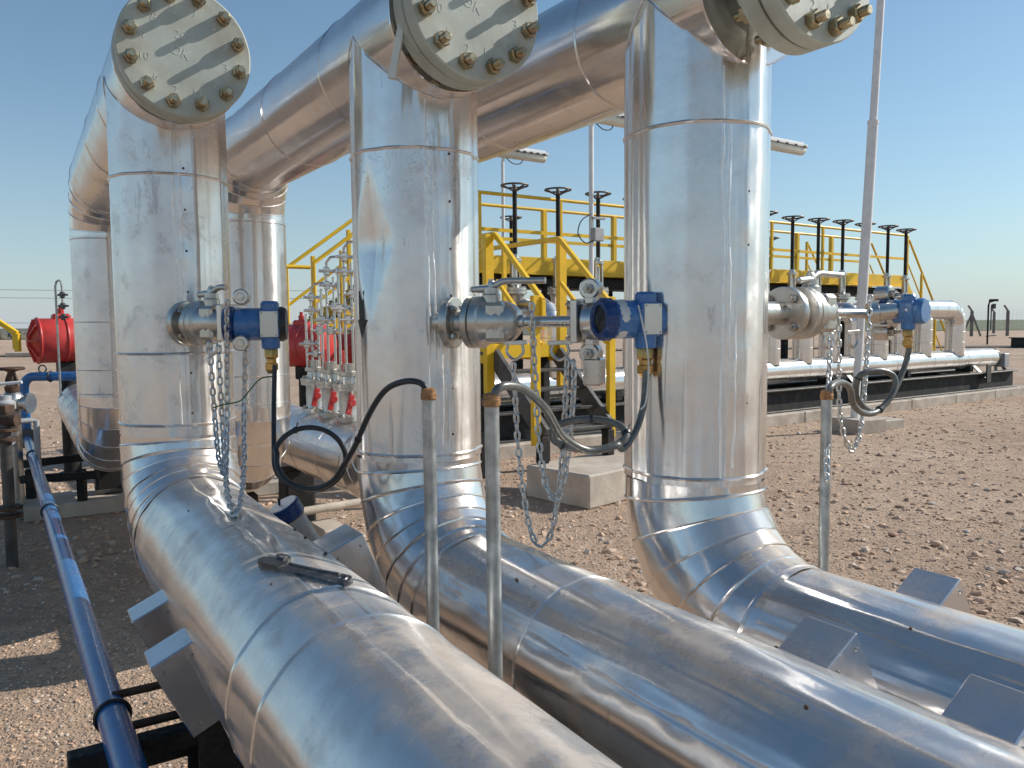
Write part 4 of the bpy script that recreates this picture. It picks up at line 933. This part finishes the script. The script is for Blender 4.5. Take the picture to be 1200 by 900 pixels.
# platform
ZP = 2.33; SL, SR = -5.45, 6.05
t = thing('walkway', 'yellow edged steel walkway deck behind the front gate valves', 'walkway', S(0, 1.6, 0), SAZ)
mb = MB(); mb.box(((SL + SR) / 2, 0, ZP), (SR - SL, .84, .03), None, 0, .003); part('deck', mb, M['darkgrey'], t)
for y in (-.44, .44):
    mb = MB(); mb.box(((SL + SR) / 2, y, ZP - .02), (SR - SL, .02, .24), None, 0, .003); mb.box(((SL + SR) / 2, y * 1.07, ZP - .14), (SR - SL, .07, .015), None, 0, .002); part('edge_beam', mb, M['yellow'], t)
mb = MB(); mb.box(((SL + SR) / 2, 0, ZP - .24), (SR - SL, .7, .16)); part('joist', mb, M['black'], t)
for i in range(7):
    for y in (-.36, .36): mb = MB(); s = SL + .3 + i * (SR - SL - .6) / 6; mb.box((s, y, (ZP - .2) / 2 + .05), (.12, .12, ZP - .3)); part('column', mb, M['black'], t)
def railing(label, n, s0, s1, posts, thick, zt=.92):
    t = thing('railing', label, 'railing', S(0, n, 0), SAZ); z1 = ZP + zt
    mb = MB(); mb.tube([(s0, 0, z1), (s1, 0, z1)], .024, 12); part('top_rail', mb, M['yellow'], t)
    mb = MB(); mb.box(((s0 + s1) / 2, 0, ZP + .44), (s1 - s0, .012, .05)); part('mid_rail', mb, M['yellow'], t)
    for s in posts: mb = MB(); mb.box((s, 0, ZP + zt / 2 - .04), (thick, thick, zt + .06), None, 0, .004); part('post', mb, M['yellow'], t)
    return t
railing('yellow railing along the front edge of the walkway', 1.14, SL, SR, [-4.53, -3.15, -1.7, -.2, 1.6, 3.1, 4.6, SR - .02], .045)
railing('yellow railing along the back edge of the walkway', 2.06, SL, SR, [-4.1, -2.75, -1.3, .2, 1.55, 2.6, 3.6, 4.75], .075)
# stairs at the skid's right end
t = thing('stairs', 'yellow stairs going down from the right end of the walkway', 'stairs', S(SR, 1.6, 0), SAZ)
for y in (-.42, .42):
    mb = MB(); mb.bar((0, y, ZP - .05), (1.75, y, .1), .03, .18); part('stringer', mb, M['yellow'], t)
    mb = MB(); mb.tube([(0, y, ZP + .86), (.12, y, ZP + .84), (1.85, y, 1.05), (1.85, y, .15)], .022, 10); mb.tube([(.05, y, ZP + .40), (1.8, y, .55)], .015, 8); part('handrail', mb, M['yellow'], t)
    for x, z in ((.65, 1.5), (1.25, .75)): mb = MB(); mb.box((x, y, z + .48), (.045, .045, 1.0)); part('post', mb, M['yellow'], t)
for i in range(8): mb = MB(); mb.box((.12 + i * .21, 0, ZP - .22 - i * .27), (.22, .8, .03)); part('tread', mb, M['black'], t)
# stairs at the left end, seen between left and middle pipes
t = thing('stairs', 'yellow stairs going down from the left end of the walkway behind the sampling valves', 'stairs', S(SL, 1.6, 0), SAZ)
sl = .726
for y in (-.46, .46):
    mb = MB(); mb.tube([(0, y, ZP + .86), (-.08, y, ZP + .86), (-1.40, y, ZP + .86 - 1.32 * sl), (-1.40, y, ZP - .9)], .024, 10); mb.tube([(0, y, ZP + .44), (-1.40, y, ZP + .44 - 1.40 * sl)], .020, 10); part('handrail', mb, M['yellow'], t)
    mb = MB(); mb.tube([(-1.45, y, ZP - .15), (-2.5, y, ZP - .15)], .024, 10); mb.bar((-1.45, y, ZP - 1.06), (-2.5, y, ZP - 1.06), .03, .16); mb.bar((-2.45, y, ZP - .15), (-2.45, y, 0.1), .06, .06); part('landing_rail', mb, M['yellow'], t)
    mb = MB(); mb.bar((0, y, ZP - .06), (-1.45, y, ZP - .06 - 1.4 * sl), .035, .18); part('stringer', mb, M['yellow'], t)
    mb = MB()
    for x in (-.55, -1.05): mb.box((x, y, ZP + .35 + x * sl), (.05, .05, .95))
    part('post', mb, M['yellow'], t)
for i in range(5): mb = MB(); mb.box((-.18 - i * .28, 0, ZP - .12 - i * .2), (.24, .86, .03)); part('tread', mb, M['darkgrey'], t)
mb = MB(); mb.box((-1.95, 0, ZP - 1.0), (1.05, .9, .03)); part('landing', mb, M['darkgrey'], t)
# stairs behind the walkway (diagonal rails seen through the back railing)
for s, w in ((1.45, 'left'), (4.7, 'right')):
    t = thing('stair_rail', 'yellow sloping stair rail behind the walkway, %s of two' % w, 'stair rail', S(s, 2.6, 0), SAZ)
    mb = MB(); mb.tube([(0, 0, ZP + .85), (1.3, 0, ZP - .75)], .022, 10); mb.tube([(0, 0, ZP + .42), (1.2, 0, ZP - 1.0)], .016, 8); part('handrail', mb, M['yellow'], t)
    mb = MB(); mb.bar((.0, 0, ZP + .85), (0, 0, 0), .05, .05); mb.bar((1.3, 0, ZP - .75), (1.3, 0, 0), .05, .05); part('post', mb, M['yellow'], t)

# crossover stair in front (local x along the skid, y away)
base = Vector((.28, 7.0, 0)); CAZ = R(35)
t = thing('crossover_stairs', 'steep black crossover stairs with yellow rails on a concrete block', 'stairs', base, CAZ)
W = .76
for x in (0, W):
    mb = MB(); mb.bar((x, 0, .52), (x, .78, 1.20), .05, .17); part('stringer', mb, M['darkgrey'], t)
    mb = MB(); mb.bar((x, .03, .28), (x, .03, .52), .09, .09); part('leg', mb, M['black'], t)
    mb = MB(); zt = 2.33
    mb.bar((x, .74, 2.33), (x, .02, 1.70), .045, .045); mb.bar((x, .02, 1.70), (x, .02, 1.45), .045, .045); mb.bar((x, .74, 2.33), (x, 2.9, 2.33), .045, .045); mb.bar((x, .72, 1.90), (x, .05, 1.32), .035, .035); part('handrail', mb, M['yellow'], t)
    for (y, z0, z1, th) in ((.05, .44, 1.74, .075), (.78, .85, 2.33, .09), (1.7, 1.2, 2.33, .05), (2.8, 1.2, 2.33, .05)):
        mb = MB(); mb.box((x - .002 + (.055 if x else -.055) * (y < 1), y, (z0 + z1) / 2), (th, th * .7, z1 - z0), None, 0, .003); part('post', mb, M['yellow'], t)
for i in range(4): mb = MB(); mb.box((W / 2, .08 + i * .19, .555 + i * .166), (W - .06, .20, .028)); part('tread', mb, M['darkgrey'], t)
mb = MB(); mb.box((W / 2, 1.85, 1.22), (W + .1, 2.1, .03)); part('landing', mb, M['darkgrey'], t)
mb = MB()
for x in (-.03, W + .03): mb.box((x, 1.85, 1.21), (.03, 2.1, .17))
mb.box((W / 2, .80, 1.24), (W, .03, .14)); part('toe_board', mb, M['yellow'], t)
mb = MB()
for x in (0, W):
    for y in (1.0, 2.8): mb.box((x, y, .6), (.09, .09, 1.18))
part('landing_leg', mb, M['black'], t)
mb = MB(); mb.box((base.x + .62, base.y + .20, .14), (1.5, .72, .28), Matrix.Rotation(R(44), 3, 'Z'), 0, .015); solo('concrete_block', mb, M['concrete'], 'large pale concrete block under the foot of the crossover stairs', 'concrete block', (base.x + .62, base.y + .20, 0))

# lamps on posts
def lamp(label, sp, zf, Lf, rpost, boxes=False):
    t = thing('lamp_post', label, 'lamp post', sp, SAZ, 'lamp posts behind the skid')
    mb = MB(); pts = [(0, 0, 0), (0, 0, zf - .18)] + [(.08 * (1 - math.cos(R(a))), 0, zf - .18 + .14 * math.sin(R(a))) for a in (30, 60, 90)] + [(.2, 0, zf - .04)]
    mb.tube(pts, rpost, 14); part('post', mb, M['white'], t)
    mb = MB(); x0 = -.12
    mb.box((x0 + Lf / 2, 0, zf + .045), (Lf, .19, .05), None, 0, .01); mb.box((x0 + Lf / 2, .0, zf + .09), (Lf * .96, .08, .04), None, 0, .008); f = part('lamp_housing', mb, M['white'], t)
    mb = MB(); mb.lathe([(0, .075), (.02, .085), (Lf - .08, .085), (Lf - .06, .075)], (x0 + .03, 0, zf - .005), (1, 0, 0), 20); part('lamp_diffuser', mb, M['lamp'], f)
    mb = MB()
    for i in range(7): mb.box((x0 + .1 + i * (Lf - .2) / 6, -.097, zf + .03), (.05, .012, .03))
    mb.bar((x0 + .05, -.098, zf + .022), (x0 + Lf - .05, -.098, zf + .022), .008, .008); part('clip', mb, M['black'], f)
    mb = MB(); mb.tube(catmull([(.05, 0, zf - .05), (.09, -.03, zf - .12), (.2, -.03, zf - .17), (.34, -.02, zf - .15), (.42, 0, zf - .06)], .03), .008, 8); part('lamp_cable', mb, M['rubber'], t)
    if boxes:
        mb = MB(); mb.box((.03, -.09, 2.72), (.17, .10, .18), None, 0, .01); part('switch_box', mb, M['board'], t); mb = MB(); mb.box((.08, -.06, 2.95), (.22, .05, .03)); part('bracket', mb, M['board'], t)
        mb = MB(); mb.tube(catmull([(-.05, -.05, 3.0), (-.22, -.05, 2.9), (-.28, -.05, 2.72), (-.16, -.06, 2.6), (-.04, -.09, 2.63)], .03), .008, 8); part('loose_cable', mb, M['rubber'], t)
    return t
p = at(590, 300, 13.4); lamp('thin white lamp post with strip light beyond the walkway, left one', (p.x, p.y, 0), 4.28, 1.0, .026)
p = at(693, 300, 11.4); lamp('white lamp post with strip light and switch box, between middle and right pipes', (p.x, p.y, 0), 4.35, 1.25, .034, True)
p = at(872, 300, 12.5); lamp('lamp post whose strip light ends just right of the right pipe', (p.x, p.y, 0), 4.25, 1.55, .034)

# ------------------------------------------------------------------ mast on its footing
fb = Vector((4.68, 10.95, 0)); t = thing('mast', 'tall white tapering mast on a concrete footing before the skid', 'mast', fb)
mb = MB(); top = Vector((.24, 0, 6.9)); bs = Vector((-.03, 0, .16))
def on(f): return bs + (top - bs) * f
mb.tube([on(0), on(.21)], .052, 24); part('base_tube', mb, M['white'], t)
mb = MB(); mb.tube([on(.205), on(.585)], .066, 24); mb.tube([on(.583), on(.59)], .072, 24); part('lower_tube', mb, M['white'], t)
mb = MB(); mb.tube([on(.58), on(1)], .050, 24); part('upper_tube', mb, M['white'], t)
mb = MB(); mb.disc(bs - Vector((0, 0, .02)), (0, 0, 1), .17, .03, 28); part('base_plate', mb, M['galv'], t)
mb = MB(); mb.box((fb.x, fb.y, .09), (.55, .52, .2), Matrix.Rotation(R(28), 3, 'Z'), 0, .015); mb.box((fb.x + .50, fb.y + .34, .06), (.42, .4, .14), Matrix.Rotation(R(30), 3, 'Z'), 0, .01); solo('concrete_footing', mb, M['concrete'], 'square concrete footing of the white mast', 'concrete footing', (fb.x, fb.y, 0))

# ------------------------------------------------------------------ far things
def gpt(px, Y): k = at(px, 400, Y); return Vector((k.x, Y, 0))
for i, (px, Y, lbl, brace) in enumerate(((1138, 74, 'braced concrete fence post with bent top, leftmost beyond the yard', True), (1180, 74, 'plain concrete fence post with bent top near the right edge', False), (1164, 88, 'thin plain fence post farther off behind the monitor pole', False))):
    p = gpt(px, Y); t = thing('fence_post', lbl, 'fence post', p, 0, 'fence posts on the far boundary')
    mb = MB(); mb.box((0, 0, 1.15), (.22, .22, 2.3)); mb.bar((0, 0, 2.28), (-.42, -.1, 2.78), .13, .13); part('post', mb, M['wood'], t)
    if brace:
        mb = MB()
        for sg in (-1, 1): mb.bar((sg * .08, 0, 1.9), (sg * .85, .0, 0), .13, .13)
        part('brace', mb, M['wood'], t)
t = thing('fence', 'faint wire fence along the far boundary at the right', 'fence', gpt(1160, 75))
mb = MB()
for z in [.2 + .22 * i for i in range(11)]: mb.tube([(-4.2, 0, z), (60, 18, z)], .0035, 4)
for i in range(60): mb.tube([(-4.2 + i * .5, i * .14, .2), (-4.2 + i * .5, i * .14, 2.4)], .003, 4)
part('mesh', mb, M['wire'], t)
p = gpt(1157, 49); t = thing('monitor_pole', 'dark slender monitor pole with a drooping head in the far yard', 'pole', p)
mb = MB(); mb.tube([(0, 0, 0), (0, 0, 2.35), (.05, 0, 2.55), (.3, 0, 2.62)], .05, 10); mb.box((.3, 0, 2.66), (.45, .25, .14)); part('pole', mb, M['black'], t)
mb = MB(); mb.tube([(.18, 0, .9), (.18, 0, 2.4)], .035, 8); mb.tube([(-.1, 0, .5), (.5, 0, .55)], .03, 8); mb.box((.32, -.02, 2.3), (.18, .12, .3)); part('conduit', mb, M['darkgrey'], t)
p = gpt(1208, 43); mb = MB(); mb.box((p.x + .3, p.y, .25), (1.9, 1.4, .48)); mb.box((p.x + .3, p.y, .51), (2.05, 1.5, .06)); solo('dark_bin', mb, M['black'], 'low dark box lying in the yard at the right edge', 'box', p)
a = at(-60, 337, 140); b_ = at(420, 345, 150)
for i, (ya, yb) in enumerate(((339, 341), (348.5, 350), (378, 379))):
    mb = MB(); mb.tube([at(-60, ya, 140), at(80, (ya + yb) / 2 + .3, 145), at(420, yb, 150)], .035, 6); solo('power_line', mb, M['wire'], ('highest', 'middle', 'lowest')[i] + ' thin power line crossing the hazy sky at the left', 'power line', at(-60, ya, 140))
p = at(30, 419, 42); mb = MB(); mb.box((p.x + .2, p.y, .12), (2.2, .5, .22)); solo('pale_slab', mb, M['concrete'], 'pale slab lying on the far ground left of the red actuator', 'slab', (p.x, p.y, 0))

# ------------------------------------------------------------------ ground, far fields
def sheet(x0, x1, y0, y1, z, nx=1, ny=1):
    mb = MB(); vs = [(x0 + (x1 - x0) * i / nx, y0 + (y1 - y0) * j / ny, z) for j in range(ny + 1) for i in range(nx + 1)]
    fs = [[j * (nx + 1) + i, j * (nx + 1) + i + 1, (j + 1) * (nx + 1) + i + 1, (j + 1) * (nx + 1) + i] for j in range(ny) for i in range(nx)]
    return mb.add(vs, fs)
struct('ground', sheet(-3000, 3000, -400, 3000, 0), M['ground'])
struct('field', sheet(10, 3000, 112, 2990, .06), M['field'])
struct('scrubland', sheet(-3000, 9.9, 105, 2990, .06), M['scrub'])
mb = MB(); mb.add([(-120, 40.5, .05), (120, 45.5, .05), (120, 47.5, .05), (-120, 43.2, .05)], [[0, 1, 2, 3]]); struct('track', mb, M['track'])

def rock(mb, c, r, rng, sub=0):
    t = (1 + 5 ** .5) / 2
    V = [(-1, t, 0), (1, t, 0), (-1, -t, 0), (1, -t, 0), (0, -1, t), (0, 1, t), (0, -1, -t), (0, 1, -t), (t, 0, -1), (t, 0, 1), (-t, 0, -1), (-t, 0, 1)]
    Fc = [(0, 11, 5), (0, 5, 1), (0, 1, 7), (0, 7, 10), (0, 10, 11), (1, 5, 9), (5, 11, 4), (11, 10, 2), (10, 7, 6), (7, 1, 8), (3, 9, 4), (3, 4, 2), (3, 2, 6), (3, 6, 8), (3, 8, 9), (4, 9, 5), (2, 4, 11), (6, 2, 10), (8, 6, 7), (9, 8, 1)]
    sx, sy, sz = rng.uniform(.7, 1.3), rng.uniform(.7, 1.3), rng.uniform(.45, .8); a = rng.uniform(0, 6.28); ca, sa = math.cos(a), math.sin(a)
    vs = []
    for v in V:
        j = rng.uniform(.7, 1.22) * r / 1.9
        x, y, z = v[0] * sx * j, v[1] * sy * j, v[2] * sz * j
        vs.append((c[0] + x * ca - y * sa, c[1] + x * sa + y * ca, c[2] + z))
    mb.add(vs, [list(f) for f in Fc])
rng = np.random.RandomState(11); mb = MB()
for i in range(500):
    Y = rng.uniform(100, 330); X = rng.uniform(-.95, -.02) * Y if i < 500 else rng.uniform(.3, .8) * Y
    rock(mb, (X, Y, .1), rng.uniform(.35, 1.0) * (1 if X < 0 else .55), rng)
o = new_obj('scrub_bushes', mesh_of('scrub_bushes', mb, M['scrub'], None, 0)); o['kind'] = 'stuff'; tag(o, 'low grey green scrub dotted along the flat horizon', 'scrub')
rng = np.random.RandomState(3)
mb = MB(); cnt = 0
while cnt < 34000:
    Y = 1.2 + 14 * rng.uniform() ** 1.5; k = rng.uniform(-.72, .75); X = k * Y
    r = min(.0052 * (1 / max(.02, rng.uniform())) ** .46, .042)
    if Y > 6 and r < .010: continue
    if X < -.3 and Y < 4.5 and r > .013 + .012 * (rng.uniform() > .97): continue
    rock(mb, (X, Y, r * .12), r, rng); cnt += 1
o = new_obj('gravel', mesh_of('gravel', mb, M['stone'], None, 42)); o['kind'] = 'stuff'; tag(o, 'loose pale and brown gravel scattered over the dirt', 'gravel')
for (px, py, r, m, lbl) in ((1047, 628, .045, 'redstone', 'reddish rounded stone lying on the gravel right of the right conduit stub'), (1143, 653, .05, 'stone', 'flat pale stone on the gravel near the right clamp cover'), (1097, 640, .05, 'stone', 'flat grey stone on the gravel right of the reddish stone'), (1003, 651, .03, 'redstone', 'small brown stone on the gravel beside the right conduit stub')):
    d = FW + RT * ((px - 600) / F) + UP * ((450 - py) / F); k = -1.5 / d.z; c = (d.x * k, d.y * k, r * .3)
    mb = MB(); rock(mb, c, r, rng); o = solo('rock', mb, M[m], lbl, 'rock', (c[0], c[1], 0), sharp=60)
    sd = o.modifiers.new('round', 'SUBSURF'); sd.levels = sd.render_levels = 1

# ------------------------------------------------------------------ light, sky, camera
HAZE = (4.35, 4.75, 5.35, 1)
SUN = Vector((.800, .250, .565)).normalized(); el = math.asin(SUN.z); azs = math.atan2(SUN.x, SUN.y)
w = bpy.data.worlds.new('World'); scene.world = w; w.use_nodes = True; nt = w.node_tree; nt.nodes.clear()
sky = nt.nodes.new('ShaderNodeTexSky'); sky.sky_type = 'NISHITA'; sky.sun_disc = False; sky.sun_elevation = el; sky.sun_rotation = azs; sky.altitude = 100; sky.air_density = 1.0; sky.dust_density = .5; sky.ozone_density = 1.0
bg = nt.nodes.new('ShaderNodeBackground'); bg.inputs['Strength'].default_value = .122; wo_ = nt.nodes.new('ShaderNodeOutputWorld')
# pale haze low on the horizon
tcw = nt.nodes.new('ShaderNodeTexCoord'); sxw = nt.nodes.new('ShaderNodeSeparateXYZ'); nt.links.new(tcw.outputs['Generated'], sxw.inputs[0])
hz = ramp(nt, sxw.outputs['Z'], [(0, .85), (.05, .56), (.12, .32), (.24, .14), (.5, .02), (.8, 0)])
mxw = N(nt, 'MixRGB'); mxw.inputs['Color2'].default_value = HAZE
tin = N(nt, 'MixRGB', blend_type='MULTIPLY'); tin.inputs['Fac'].default_value = 1; tin.inputs['Color2'].default_value = (.74, .95, 1.0, 1)
nt.links.new(sky.outputs['Color'], tin.inputs['Color1'])
nt.links.new(hz.outputs['Color'], mxw.inputs['Fac']); nt.links.new(tin.outputs['Color'], mxw.inputs['Color1'])
nt.links.new(mxw.outputs['Color'], bg.inputs['Color']); nt.links.new(bg.outputs['Background'], wo_.inputs['Surface'])
ld = bpy.data.lights.new('sun', 'SUN'); ld.energy = 4.9; ld.angle = R(.5); ld.color = (1, .95, .87)
so = bpy.data.objects.new('sun', ld); col.objects.link(so); so.rotation_euler = SUN.to_track_quat('Z', 'Y').to_euler(); so.location = (20, 5, 20)
cd = bpy.data.cameras.new('camera'); co = bpy.data.objects.new('camera', cd); col.objects.link(co); scene.camera = co
cd.sensor_width = 36; cd.lens = F / 1200 * 36; cd.clip_start = .05; cd.clip_end = 6000
m4 = Matrix((RT, UP, -FW)).transposed().to_4x4(); m4.translation = (0, 0, H); co.matrix_world = m4
scene.view_settings.view_transform = 'Standard'; scene.view_settings.look = 'None'; scene.view_settings.exposure = 0; scene.view_settings.gamma = 1
cy = scene.cycles
cy.use_denoising = True
try: cy.denoiser = 'OPENIMAGEDENOISE'
except Exception: pass
cy.max_bounces = 10; cy.glossy_bounces = 6; cy.sample_clamp_indirect = 6.0; cy.blur_glossy = .6
